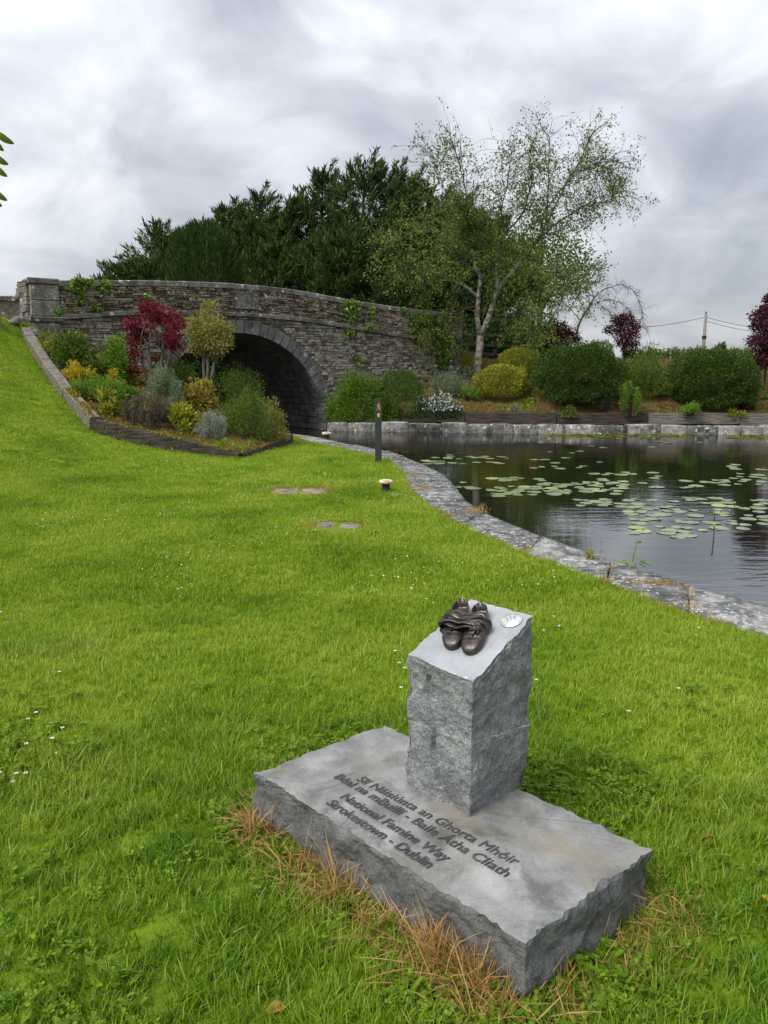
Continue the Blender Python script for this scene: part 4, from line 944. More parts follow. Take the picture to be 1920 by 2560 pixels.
# ------------------------------------------------------------------ branching trees
def branch_out(mb, twigs, A, d, L, r, depth, droop, rg, spread=.75):
    n = 5; P = [np.array(A, float)]; d = d / np.linalg.norm(d)
    for i in range(n):
        d = d + rg.normal(0, .16, 3); d[2] -= droop * (i / n) * (1 if depth < 2 else 1.6); d /= np.linalg.norm(d); P.append(P[-1] + d * L / n)
    P = np.array(P); mb.tube(P, np.linspace(r, r * .45, n + 1), 5 if r > .02 else 3, cap=False)
    if depth == 0: twigs.append(P); return
    for i in range(rg.integers(3, 5)):
        j = rg.integers(1, n + 1); dd = (P[j] - P[j - 1]); dd /= np.linalg.norm(dd); dd = dd + rg.normal(0, spread, 3) * [1, 1, .8]
        branch_out(mb, twigs, P[j], dd, L * rg.uniform(.5, .8), r * .5, depth - 1, droop, rg, spread)
def twig_leaves(twigs, per, rg, sp=.06, hang=.6):
    T = np.array(twigs); m = len(T); k = rg.integers(0, m, m * per); s = rg.uniform(.2, 1, m * per) * (T.shape[1] - 1.001); i = s.astype(int); f = (s - i)[:, None]
    q = T[k, i] * (1 - f) + T[k, i + 1] * f + rg.normal(0, sp, (m * per, 3)); D = rg.normal(0, .7, (m * per, 3)); D[:, 2] -= hang; return q, D
# birch
BY = hit(1193, 930, h_bank); rg = np.random.default_rng(5)
birch = tag(empty('birch_tree', tuple(BY)), 'tall pale-barked birch with two stems and sparse fresh leaves beside the bridge', 'tree')
bp_ = lambda px, py, dy=0.0: at_y(px, py, BY[1] + dy) - BY
LIMBS = [([(1193, 932), (1197, 890), (1202, 838)], .155, .12, 0), ([(1202, 838), (1193, 798), (1195, 745), (1203, 692), (1186, 655), (1178, 600), (1176, 545), (1165, 480), (1150, 420), (1128, 352)], .105, .012, -.5), ([(1202, 838), (1222, 792), (1243, 726), (1268, 695), (1305, 652), (1345, 600), (1366, 560), (1368, 500), (1372, 440), (1374, 345)], .115, .012, .5),
         ([(1195, 745), (1165, 715), (1130, 702), (1092, 702), (1058, 690), (1015, 650), (975, 610)], .062, .010, -.9), ([(1243, 726), (1241, 690), (1238, 640), (1262, 590), (1252, 520), (1270, 450), (1278, 370)], .065, .010, -.4), ([(1345, 600), (1400, 550), (1450, 520), (1500, 490), (1545, 492)], .045, .008, 1.2), ([(1366, 560), (1410, 470), (1450, 400), (1475, 345)], .04, .008, .6), ([(1238, 640), (1215, 595), (1190, 570), (1170, 540), (1110, 480), (1085, 400)], .045, .008, -1.0), ([(1268, 695), (1330, 690), (1390, 680), (1440, 720)], .035, .008, -.8), ([(1203, 692), (1160, 650), (1110, 600), (1060, 560)], .04, .008, .9), ([(1262, 590), (1310, 530), (1330, 450), (1325, 380)], .04, .008, -1.2), ([(1195, 770), (1150, 770), (1110, 800), (1085, 850)], .028, .006, -.6), ([(1222, 780), (1270, 770), (1320, 790), (1350, 840)], .028, .006, -.7), ([(1368, 520), (1430, 440), (1490, 410), (1520, 420)], .03, .006, -.3)]
twigs = []; tw = MB()
for pts, r0, r1, dy in LIMBS:
    m = len(pts); P = np.array([bp_(px, py, dy * i / (m - 1) * 1.6) for i, (px, py) in enumerate(pts)])
    t = np.linspace(0, m - 1, m * 4); P2_ = np.stack([np.interp(t, np.arange(m), P[:, c]) for c in range(3)], -1); P2_[1:-1] = (P2_[:-2] + 2 * P2_[1:-1] + P2_[2:]) / 4
    P2_ += rg.normal(0, .012, P2_.shape); P2_[0] = P[0]
    rr_ = r1 + (r0 * .85 - r1) * np.linspace(1, 0, len(P2_)) ** 1.5; cut = len(P2_) if dy == 0 else int(len(P2_) * .5)
    if r0 <= .06: cut = 0
    if cut: MB().tube(P2_[:cut + 1], rr_[:cut + 1], 9).build('trunk' if dy == 0 else 'limb', M['birch_bark'], birch, True)
    if cut < len(P2_): MB().tube(P2_[cut:], rr_[cut:], 7).build('limb', M['twig'], birch, True)
    if dy == 0: continue
    for i in range(int(len(P2_) * .3), len(P2_)):
        for _ in range(3 if r0 > .05 else 4):
            d = P2_[i] - P2_[i - 1]; d = d / np.linalg.norm(d) + rg.normal(0, .8, 3); branch_out(tw, twigs, P2_[i], d, rg.uniform(.5, 1.15), .010, 1, .20, rg)
tag(tw.build('twig', M['twig'], birch), kind='stuff')
q, D = twig_leaves(twigs, 12, rg, .07)
keepm = rg.random(len(q)) < np.interp(q[:, 2], [0, 4.2, 5.6, 8.5], [1, 1, .5, .30]); q, D = q[keepm], D[keepm]
tag(obj('crown', leaf_mesh('crown', leaf_quads(q, D, rg.uniform(.055, .10, len(q)), rg.uniform(.04, .065, len(q)), .08), M['f_birch']), birch), 'sparse fresh green leaves', kind='stuff')
print('birch', len(twigs), len(q))
# leafy tree behind the birch on the right
def leafy_tree(name, label, P, h, rad, n, mat, seed, leaf=.12, trunk=.14):
    rg = np.random.default_rng(seed); root = tag(empty(name, tuple(P)), label, 'tree'); mb = MB(); 
    mb.tube([(0, 0, -.1), (.05, 0, h * .35), (0, .05, h * .8)], [trunk, trunk * .7, .03], 8); m = 26; c = unit(rg.normal(0, 1, (m, 3))) * rg.uniform(.35, .95, (m, 1)) * [rad, rad, h * .38] + [0, 0, h * .58]
    for i in range(m): mb.tube(path((0, 0, h * rg.uniform(.2, .5)), c[i], 5, .05, .04), np.linspace(trunk * .35, .012, 5), 5, cap=False)
    mb.build('trunk', M['bark'], root); k = rg.integers(0, m, n); o_ = rg.normal(0, 1, (n, 3)); q = c[k] + unit(o_) * rg.random((n, 1)) ** .5 * rad * .42 * [1, 1, .75]
    D = unit(o_) + rg.normal(0, .6, (n, 3)); D[:, 2] -= .2
    tag(obj('crown', leaf_mesh('crown', leaf_quads(q, D, leaf * rg.uniform(.6, 1.3, n), leaf * .6, .08), M[mat]), root), kind='stuff'); return root
P = at_y(1345, 860, 30); leafy_tree('leafy_tree', 'dense mid-green leafy tree behind the right side of the birch', (P[0], 30, 1.7), 6.4, 1.9, 7000, 'f_green', 3)
P = at_y(1225, 860, 31); leafy_tree('leafy_tree', 'dark green leafy tree filling the gap behind the birch trunk', (P[0], 31, 1.7), 5.2, 2.0, 7000, 'f_dark', 4)
# bare contorted weeping tree
CT = hit(1447, 868, h_bank); rg = np.random.default_rng(21); ct = tag(empty('contorted_tree', tuple(CT)), 'small contorted weeping tree with arching almost bare branches', 'tree'); cp = lambda px, py, dy=0: at_y(px, py, CT[1] + dy) - CT
CTL = [([(1447, 870), (1440, 835), (1452, 800), (1470, 770), (1485, 745)], .10, .05, 0), ([(1485, 745), (1510, 722), (1550, 710), (1585, 725), (1605, 770), (1612, 820)], .035, .008, .4), ([(1485, 745), (1470, 700), (1462, 680), (1490, 666), (1505, 690)], .028, .006, -.3), ([(1470, 770), (1500, 752), (1545, 750), (1580, 780), (1598, 840)], .03, .007, -.6), ([(1452, 800), (1425, 770), (1400, 755), (1385, 790)], .03, .006, .5), ([(1485, 745), (1460, 720), (1420, 720), (1400, 750), (1392, 800)], .026, .006, -.8), ([(1470, 770), (1515, 770), (1540, 800), (1550, 850)], .024, .006, .9)]
tw = MB(); twigs = []
for pts, r0, r1, dy in CTL:
    m = len(pts); P = np.array([cp(px, py, dy * i / (m - 1) * 1.4) for i, (px, py) in enumerate(pts)]); t = np.linspace(0, m - 1, m * 3); Pq = np.stack([np.interp(t, np.arange(m), P[:, c]) for c in range(3)], -1); Pq[1:-1] = (Pq[:-2] + 2 * Pq[1:-1] + Pq[2:]) / 4; Pq[1:] += rg.normal(0, .02, Pq[1:].shape)
    MB().tube(Pq, np.linspace(r0, r1, len(Pq)), 7).build('trunk' if dy == 0 else 'limb', M['bark'], ct, True)
    for i in range(3, len(Pq)):
        for _ in range(5): d = Pq[i] - Pq[i - 1]; d = d / np.linalg.norm(d) + rg.normal(0, .8, 3); branch_out(tw, twigs, Pq[i], d, rg.uniform(.4, .95), .013, 1, .34, rg)
tag(tw.build('twig', M['bark'], ct), kind='stuff')
q, D = twig_leaves(twigs, 3, rg, .05); s = q[:, 0] < np.interp(rg.random(len(q)), [0, 1], [-.9, .5]); q, D = q[s], D[s]
tag(obj('crown', leaf_mesh('crown', leaf_quads(q, D, .07, .05), M['f_birch']), ct), kind='stuff')
# small trees made of separate leaf clouds on visible stems
def cloud_tree(name, label, P, Y, clouds, stems_at, mat, n, leaf, seed, stem=M['bark'], dyr=.5, r=.03):
    rg = np.random.default_rng(seed); P = np.array(P); root = tag(empty(name, tuple(P)), label, 'tree'); mb = MB(); Q = []; DD_ = []; tot = sum(c[2] ** 2 for c in clouds)
    for i, (px, py, rp) in enumerate(clouds):
        dy = rg.uniform(-dyr, dyr); c = at_y(px, py, Y + dy) - P; rr = rp * Y / F_PX; m = int(n * rp ** 2 / tot); o_ = unit(rg.normal(0, 1, (m, 3))); Q.append(c + o_ * rg.random((m, 1)) ** .6 * rr * rg.uniform(.9, 1.35, (m, 1)) * [1.1, 1.1, .85]); DD_.append(o_ + rg.normal(0, .6, (m, 3)))
        b = at_y(*stems_at[i % len(stems_at)], Y) - P; b0 = np.array([b[0] * .3, 0, 0]); mb.tube(np.vstack([path(b0, b, 4, 0, .02), path(b, c, 4, .06, .03)[1:]]), np.linspace(r, .006, 7), 6, cap=False)
    tag(mb.build('trunk', stem, root)); Q = np.vstack(Q); D = np.vstack(DD_); D[:, 2] -= .15
    tag(obj('crown', leaf_mesh('crown', leaf_quads(Q, D, leaf * rg.uniform(.6, 1.3, len(Q)), leaf * .45, .06), M[mat]), root), kind='stuff'); return root
P = hit(385, 985, h_bed, 9); cloud_tree('red_maple', 'small crimson maple with bare lower stems in the raised bed', P, P[1], [(366, 768, 20), (380, 785, 24), (402, 788, 22), (430, 795, 22), (442, 812, 16), (340, 818, 24), (355, 838, 22), (330, 806, 16), (335, 856, 18), (332, 888, 18), (412, 852, 20), (438, 858, 20), (425, 832, 12), (330, 925, 18), (376, 816, 10), (436, 838, 14), (385, 893, 9)], [(350, 880), (372, 870), (408, 880), (430, 870)], 'f_red', 4200, .075, 8, dyr=.45)
P = hit(512, 1005, h_bed, 9); cloud_tree('small_tree', 'small twin-stemmed tree with orange-tinged young leaves before the arch', P, P[1], [(524, 762, 14), (520, 790, 22), (500, 810, 26), (540, 815, 28), (485, 830, 22), (562, 822, 20), (520, 840, 34), (500, 862, 28), (548, 858, 28), (566, 845, 14), (530, 885, 22), (478, 800, 12)], [(508, 905), (520, 895), (535, 905)], 'f_orange', 4600, .075, 12, M['trunk_grey'], .5, .04)
P = hit(1905, 985, h_bank); cloud_tree('purple_tree', 'dark purple-leaved tree at the right edge of the far bank', P, P[1], [(1900, 790, 20), (1915, 775, 16), (1893, 815, 14), (1912, 840, 24), (1890, 855, 18), (1918, 880, 22), (1905, 905, 20), (1885, 900, 10), (1940, 800, 40), (1945, 870, 40), (1950, 750, 30), (1915, 745, 8)], [(1900, 930), (1915, 920)], 'f_purple', 7000, .10, 15, dyr=.6)
P = hit(1400, 905, h_bank); cloud_tree('red_maple', 'low spreading dark red maple beside the rail fence', P, P[1], [(1375, 828, 18), (1400, 825, 20), (1425, 838, 18), (1368, 850, 16), (1398, 852, 22), (1440, 850, 12), (1385, 872, 18), (1410, 870, 14)], [(1400, 880)], 'f_purple', 4500, .08, 16)
P = hit(1560, 905, h_bank); cloud_tree('red_maple', 'upright dark red maple in front of the bare contorted tree', P, P[1], [(1545, 800, 16), (1565, 798, 18), (1585, 815, 16), (1550, 825, 20), (1578, 838, 18), (1520, 825, 10), (1560, 855, 18), (1585, 862, 12), (1570, 880, 14)], [(1560, 880)], 'f_purple', 4200, .08, 17)
# overhanging tree just out of the frame on the left: only a few leaves reach in
OT = np.array([-3.75, 4.3, 0.0]); ot = tag(empty('cherry_tree', tuple(OT)), 'tree at the left edge whose broad leaves hang into view', 'tree')
MB().tube([(-.4, 0, -.05), (-.35, 0, 1.2), (-.2, .05, 2.5), (-.1, .1, 3.6)], [.12, .10, .07, .03], 10).build('trunk', M['bark'], ot, True)
LEAFS = [(-2, 330, 34, 360), (0, 332, 22, 350), (-6, 345, 8, 378), (-4, 388, 20, 412), (-4, 412, 17, 442), (-4, 475, 17, 502), (-8, 500, 4, 516)]
for i, (x0, y0, x1, y1) in enumerate(LEAFS):
    A = at_y(x0 - 12, y0, 4.2 + .04 * i) - OT; B = at_y(x1, y1, 4.2 + .04 * i) - OT; d = B - A; L = np.linalg.norm(d); d /= L; w = .019; s = unit(np.cross(d, [.2, .9, .3])); nrm = np.cross(s, d)
    V = []; m = 8
    for j in range(m + 1):
        t = j / m; ww = w * math.sin(math.pi * min(1, t * .92 + .06)) ** .7; c = A + d * L * t - nrm * .012 * math.sin(math.pi * t); V += [c - s * ww + nrm * .006, c, c + s * ww + nrm * .006]
    Q = [[3 * j + a, 3 * j + a + 1, 3 * j + a + 4, 3 * j + a + 3] for j in range(m) for a in (0, 1)]
    obj('leaf', mesh_np('leaf', V, Q, M['f_green'], True), ot)
    MB().tube(path((-.15, .08, 2.9 - .06 * i), A, 6, .05, .02), np.linspace(.012, .003, 6), 5).build('branch', M['twig'], ot)

# ================================================================== SHRUBS
def S_(name, label, px, py, wpx, hpx, mat, hf, group, **k):
    P = hit(px, py, hf, 9); s = math.hypot(P[1], P[0] * .0) / F_PX
    return shrub(name, label, P, wpx * s / 2, hpx * s, M[mat], group=group, **k)
B_ = lambda *a, **k: S_(*a, hf=h_bed, group=GROUP_BED, **k)
F_ = lambda *a, **k: S_(*a, hf=h_bank, group=GROUP_BANK, **k)
# raised bed, back to front
B_('shrub', 'rounded dark green shrub nearest the bridge end pier', 185, 925, 150, 98, 'f_green', n=4200, leaf=(.07, .04), clumps=22)
B_('shrub', 'small yellow-green shrub tucked in at the top of the sleepers', 112, 888, 50, 40, 'f_yelgreen', n=700, leaf=(.06, .035), clumps=8)
B_('shrub', 'upright lime-green shrub left of the crimson maple', 300, 960, 75, 130, 'f_bright', n=2600, leaf=(.07, .04), clumps=16)
B_('shrub', 'loose green shrub between the two small trees', 435, 985, 120, 110, 'f_green', n=3000, leaf=(.06, .035), clumps=20)
B_('shrub', 'spreading green shrub along the foot of the arch', 590, 1025, 170, 120, 'f_green', n=5200, leaf=(.055, .022), clumps=26)
B_('shrub', 'broad low green shrub behind the golden ones', 255, 955, 110, 60, 'f_green', n=2200, leaf=(.06, .03), clumps=14)
B_('golden_shrub', 'brightest golden-yellow shrub just inside the sleepers', 198, 958, 92, 52, 'f_yellow', n=2600, leaf=(.05, .03), clumps=18)
B_('golden_shrub', 'smaller golden-yellow shrub right of the brightest one', 292, 965, 66, 42, 'f_yellow', n=1600, leaf=(.05, .03), clumps=12)
B_('fennel', 'feathery bright green plant in front of the golden shrubs', 245, 1000, 130, 68, 'f_bright', n=3600, leaf=(.09, .010), style='upright', clumps=60, cat='plant')
B_('shrub', 'rounded grey-green shrub below the crimson maple', 405, 1012, 120, 105, 'f_grey', n=5200, leaf=(.045, .018), clumps=26)
B_('shrub', 'yellow and orange variegated shrub below the twin-stemmed tree', 500, 1030, 115, 88, 'f_varieg', n=2800, leaf=(.08, .04), clumps=20)
B_('shrub', 'green leafy plant in front of the grey-green shrub', 318, 1010, 70, 50, 'f_bright', n=1200, leaf=(.09, .04), clumps=10, cat='plant')
B_('shrub', 'largest dark green bushy shrub at the front right of the bed', 612, 1092, 165, 138, 'f_green', n=8500, leaf=(.05, .018), clumps=40)
B_('shrub', 'bronze-green shrub at the right end of the bed', 688, 1098, 92, 122, 'f_orange', n=3600, leaf=(.05, .02), clumps=22)
B_('heather', 'dark twiggy heather bush with pale tips', 368, 1062, 124, 90, 'f_heather', n=5200, leaf=(.05, .014), style='upright', clumps=80, stem_mat=M['bark'])
B_('shrub', 'lime-yellow leafy clump between the heather and the silver bush', 455, 1070, 95, 68, 'f_yelgreen', n=1900, leaf=(.09, .04), clumps=14, cat='plant')
B_('silver_bush', 'small dome of silver-grey foliage at the front of the bed', 530, 1090, 86, 66, 'f_silver', n=3800, leaf=(.035, .016), clumps=22)
B_('shrub', 'low leafy green plant just behind the sleeper corner', 265, 1040, 80, 62, 'f_yelgreen', n=1100, leaf=(.10, .05), clumps=10, cat='plant')
B_('orange_plant', 'small orange-red leafed plant near the top sleeper', 226, 1000, 26, 34, 'f_orange', n=260, leaf=(.07, .04), clumps=5, cat='plant')
# far bank
F_('juniper', 'wide bright green juniper spreading from the arch along the quay', 905, 1046, 205, 122, 'f_juniper', n=12000, leaf=(.11, .022), clumps=60, clump_r=.26, up=.1, cat='shrub', ry=.9)
F_('juniper', 'upper bright green juniper against the bridge wall', 985, 990, 160, 76, 'f_juniper', n=7000, leaf=(.10, .022), clumps=40, clump_r=.28, up=.1, cat='shrub')
F_('shrub', 'dark clipped shrub beside the wide juniper', 1003, 1046, 105, 116, 'f_clipped', n=7000, leaf=(.045, .022), style='clipped')
F_('shrub', 'pale grey-green shrub between the bridge and the birch', 1122, 985, 112, 72, 'f_grey', n=4600, leaf=(.05, .022), clumps=26)
F_('shrub', 'low pale shrub at the foot of the right end pier', 1165, 945, 60, 40, 'f_grey', n=1500, leaf=(.05, .022), clumps=12)
F_('flowering_shrub', 'low dark shrub covered in white flowers above the quay', 1084, 1046, 155, 66, 'f_dark', n=6500, leaf=(.05, .03), clumps=34, flowers=(M['f_white'], 850, .055, .30))
F_('shrub', 'small yellow-green shrub left of the birch trunk', 1168, 925, 52, 48, 'f_yelgreen', n=1600, leaf=(.05, .025), clumps=14)
F_('golden_shrub', 'rounded yellow-green variegated shrub right of the birch trunk', 1252, 994, 122, 78, 'f_yelgreen', n=12000, leaf=(.055, .032), style='clipped', noise_amp=.2)
F_('golden_shrub', 'upper yellow-green variegated shrub behind the lower one', 1298, 940, 98, 66, 'f_yelgreen', n=9000, leaf=(.055, .032), style='clipped')
F_('shrub', 'tuft of bright green growth beside the white flowers', 1178, 1002, 60, 40, 'f_bright', n=1300, leaf=(.12, .014), style='upright', clumps=40, cat='plant')
F_('shrub', 'large dark green rounded shrub in the middle of the far bank', 1446, 1013, 200, 142, 'f_clipped', n=30000, leaf=(.065, .036), style='clipped', noise_amp=.38)
F_('shrub', 'large dark green dome-shaped shrub near the right edge', 1776, 1020, 196, 138, 'f_clipped', n=30000, leaf=(.065, .036), style='clipped', noise_amp=.26)
F_('shrub', 'loose mixed green shrub between the two large dark domes', 1605, 985, 170, 122, 'f_green', n=13000, leaf=(.065, .03), clumps=36)
F_('tall_weeds', 'tall pale green spires growing just above the quay', 1576, 1040, 66, 98, 'f_bright', n=1500, leaf=(.10, .024), style='upright', clumps=26, cat='plant', ry=.3)
F_('shrub', 'grey leafy weed left of the green spires', 1512, 1030, 44, 48, 'f_grey', n=500, leaf=(.09, .03), style='upright', clumps=12, cat='plant')
F_('shrub', 'small strap-leaved green clump below the right dome', 1728, 1040, 50, 34, 'f_bright', n=420, leaf=(.16, .03), style='upright', clumps=20, cat='plant')
F_('shrub', 'low crimson plant at the right end of the quay', 1868, 1030, 44, 36, 'f_purple', n=800, leaf=(.05, .03), clumps=8, cat='plant')
F_('shrub', 'yellow-green low plant near the right end of the quay', 1838, 1038, 46, 24, 'f_yelgreen', n=500, leaf=(.07, .03), clumps=8, cat='plant')
F_('shrub', 'pink-tinged shrub right of the right dome', 1885, 1000, 60, 60, 'f_orange', n=1500, leaf=(.06, .03), clumps=14)
F_('shrub', 'small leafy plant growing under the dark middle shrub', 1420, 1040, 44, 28, 'f_green', n=380, leaf=(.07, .03), clumps=8, cat='plant')
F_('hedge_plant', 'pale flowering weed on the dry slope', 1290, 1032, 40, 26, 'f_silver', n=240, leaf=(.05, .03), clumps=7, cat='plant')
P = hit(1500, 880, h_bank); shrub('clipped_hedge', 'dark flat-topped clipped hedge between the two red maples', P, 1.0, .75, M['f_dark'], n=5000, leaf=(.05, .03), style='clipped', ry=.6, cat='hedge')
# hedge of upright shoots along the top of the bank, one bush after another
for i, (px, lb) in enumerate(((1400, 'green hedge bush left of the upright maple'), (1475, 'green hedge bush above the large middle dome'), (1610, 'green hedge bush right of the upright maple'), (1680, 'green hedge bush left of the utility pole'), (1745, 'green hedge bush below the utility pole'), (1810, 'green hedge bush right of the utility pole'), (1872, 'green hedge bush beside the purple tree'))):
    Q_ = at_y(px, 900, 26.8); z = float(h_bank(Q_[0], 26.8)); shrub('hedge_bush', lb, (Q_[0], 26.8, z - .05), .85, .62 + .1 * math.sin(i * 2.2), M['f_green'], n=2600, leaf=(.07, .035), style='upright', clumps=60, ry=.6, group='hedge bushes along the bank top', cat='hedge')
P = at_y(1842, 868, 40); shrub('far_bush', 'small round green bush on the skyline near the pole', (P[0], 40, .6), 1.0, P[2] + .1 - .6, M['f_green'], n=2400, leaf=(.14, .08), clumps=20)
P = at_y(1802, 856, 60); conifer('far_conifer', 'tiny distant conifer on the skyline right of the pole', (P[0], 60, .8), P[2] - .8, .75, 300, 1500, group=None, lean=0)
# dark growth on the water side beyond the arch
for i, (u, v, r_, h_) in enumerate(((-5.6, 9.5, 1.6, 3.0), (-3.4, 10.5, 1.8, 3.4), (-1.0, 10.5, 1.8, 3.2), (-7.0, 8.2, 1.3, 2.6), (.6, 9.4, 1.9, 3.6), (2.6, 9.8, 1.8, 3.4))):
    w = bw(u, v); shrub('bank_bush', ('dark leafy bush seen through the left of the arch', 'dark leafy bush seen through the middle of the arch', 'dark leafy bush beyond the right of the arch', 'dark leafy bush at the back left of the arch', 'dark leafy bush on the bank just past the arch', 'dark leafy bush farther right past the arch')[i], (w[0], w[1], -.3), r_, h_, M['f_dark'], n=6500, leaf=(.20, .12), clumps=40)
for i, (px, lb) in enumerate(((1165, 'dark bush behind the fence next to the bridge end'), (1240, 'dark bush behind the fence and the birch trunk'), (1310, 'dark bush behind the middle of the fence'), (1375, 'dark bush behind the fence and the low maple'))):
    Q_ = at_y(px, 900, 28.6); shrub('backing_bush', lb, (Q_[0], 28.6, 1.6), .95, 1.9, M['f_dark'], n=5000, leaf=(.12, .07), clumps=30, group='dark bushes behind the fence')
# ivy on the bridge
def ivy(label, patches, seed, off=.05):
    rg = np.random.default_rng(seed); Q = []; mb = MB()
    for (x0, y0, x1, y1, n) in patches:
        k = 0
        c = [(rg.uniform(x0, x1), rg.uniform(y0, y1), rg.uniform(.2, .5)) for _ in range(7)]
        while k < n:
            cx, cy_, s = c[rg.integers(0, 7)]; px = cx + rg.normal(0, (x1 - x0) * s * .5); py = cy_ + rg.normal(0, (y1 - y0) * s * .5)
            px, py = np.clip(px, x0 - 4, x1 + 4), np.clip(py, y0 - 3, y1 + 6)
            r = ray(px, py); t = (BV @ (BO - 0)) / (BV @ r[:2]); W = ORI + t * r; Q.append(W); k += 1
        a = ray((x0 + x1) / 2, y1); b = ray((x0 + x1) / 2, y0); A = ORI + (BV @ BO) / (BV @ a[:2]) * a; Bq = ORI + (BV @ BO) / (BV @ b[:2]) * b
        mb.tube(path(A, Bq, 7, 0, .04) - np.append(BV, 0) * .06, .012, 5)
    Q = np.array(Q); Pm = Q.mean(0); nrm = -np.append(BV, 0); Q = Q + nrm * rg.uniform(.03, .12, (len(Q), 1)) - Pm; D = rg.normal(0, .6, Q.shape) + nrm * .5; D[:, 2] -= .6
    root = tag(empty('ivy', tuple(Pm)), label, 'ivy', 'ivy on the bridge'); mb.v = [v - Pm for v in mb.v]
    tag(obj('foliage', leaf_mesh('foliage', leaf_quads(Q, D, .085 * rg.uniform(.6, 1.3, len(Q)), .07, .06, up=nrm), M['f_ivy']), root), kind='stuff'); mb.build('stem', M['twig'], root)
ivy('ivy hanging over the parapet near the left pier', [(175, 700, 222, 722, 420), (190, 722, 208, 748, 110)], 1)
ivy('small ivy sprig on the parapet right of the larger left clump', [(255, 702, 276, 722, 120)], 2)
ivy('ivy patch on the parapet over the right of the arch', [(862, 755, 890, 808, 420), (905, 812, 935, 824, 120), (860, 825, 876, 842, 90), (925, 765, 934, 800, 70)], 3)
ivy('ivy curtain climbing the wall beside the right end pier', [(1092, 785, 1110, 845, 460), (1082, 845, 1118, 868, 320), (1094, 868, 1112, 912, 320), (1055, 785, 1085, 808, 260), (1025, 780, 1048, 835, 200), (1000, 770, 1012, 782, 70), (1050, 810, 1088, 840, 160)], 4)
ivy('tiny fern tuft low on the bridge wall', [(888, 890, 896, 908, 60)], 5)
ivy('faint creeper growing at the foot of the left parapet', [(134, 772, 150, 792, 110), (230, 765, 250, 776, 50), (360, 735, 372, 742, 40)], 6)

# ================================================================== SCATTERED GRASS AND HERBS (uncountable)
def tuft(name, n, L, W, spread, lean, mat, seg=3, seed=0, curl=.8):
    r0 = np.random.default_rng(seed); V = []; Q = []
    for b in range(n):
        a = r0.uniform(0, 6.283); ln = L * r0.uniform(.55, 1.2); base = np.array([r0.normal(0, spread), r0.normal(0, spread), -.004]); d = np.array([math.cos(a), math.sin(a), 0]); sd_ = np.array([-d[1], d[0], 0]); le = lean * r0.uniform(.2, 1.3); w = W * r0.uniform(.7, 1.2); P = base.copy(); th = le * .4; i0 = len(V)
        for j in range(seg + 1):
            t = j / seg; ww = w * (1 - t) ** .6 * .5 + .0002; V += [P - sd_ * ww, P + sd_ * ww]; th += curl * le / seg; P = P + (d * math.sin(th) + np.array([0, 0, math.cos(th)])) * ln / seg
        Q += [[i0 + 2 * j, i0 + 2 * j + 1, i0 + 2 * j + 3, i0 + 2 * j + 2] for j in range(seg)]
    return bpy.data.objects.new(name, mesh_np(name, V, Q, mat))
def rosette(name, n, L, W, mat, seed, leaflets=1, stalk=.03):
    """clover-like or broad leaved herb"""
    r0 = np.random.default_rng(seed); V = []; Q = []; T = []
    for b in range(n):
        a = r0.uniform(0, 6.283); c = np.array([r0.normal(0, .02), r0.normal(0, .02), stalk * r0.uniform(.5, 1.3)])
        for l in range(leaflets):
            aa = a + l * 6.283 / leaflets + r0.normal(0, .1); d = np.array([math.cos(aa), math.sin(aa), r0.uniform(-.1, .5)]); s = np.array([-math.sin(aa), math.cos(aa), 0]); ll = L * r0.uniform(.7, 1.2); ww = W * r0.uniform(.8, 1.1) / 2; i0 = len(V)
            V += [c, c + d * ll * .4 + s * ww * .9, c + d * ll * .8 + s * ww * .75, c + d * ll + [0, 0, -.12 * ll], c + d * ll * .8 - s * ww * .75, c + d * ll * .4 - s * ww * .9]; T += [[i0, i0 + 1, i0 + 2], [i0, i0 + 2, i0 + 3], [i0, i0 + 3, i0 + 4], [i0, i0 + 4, i0 + 5]]
    return bpy.data.objects.new(name, mesh_np(name, V, [T], mat))
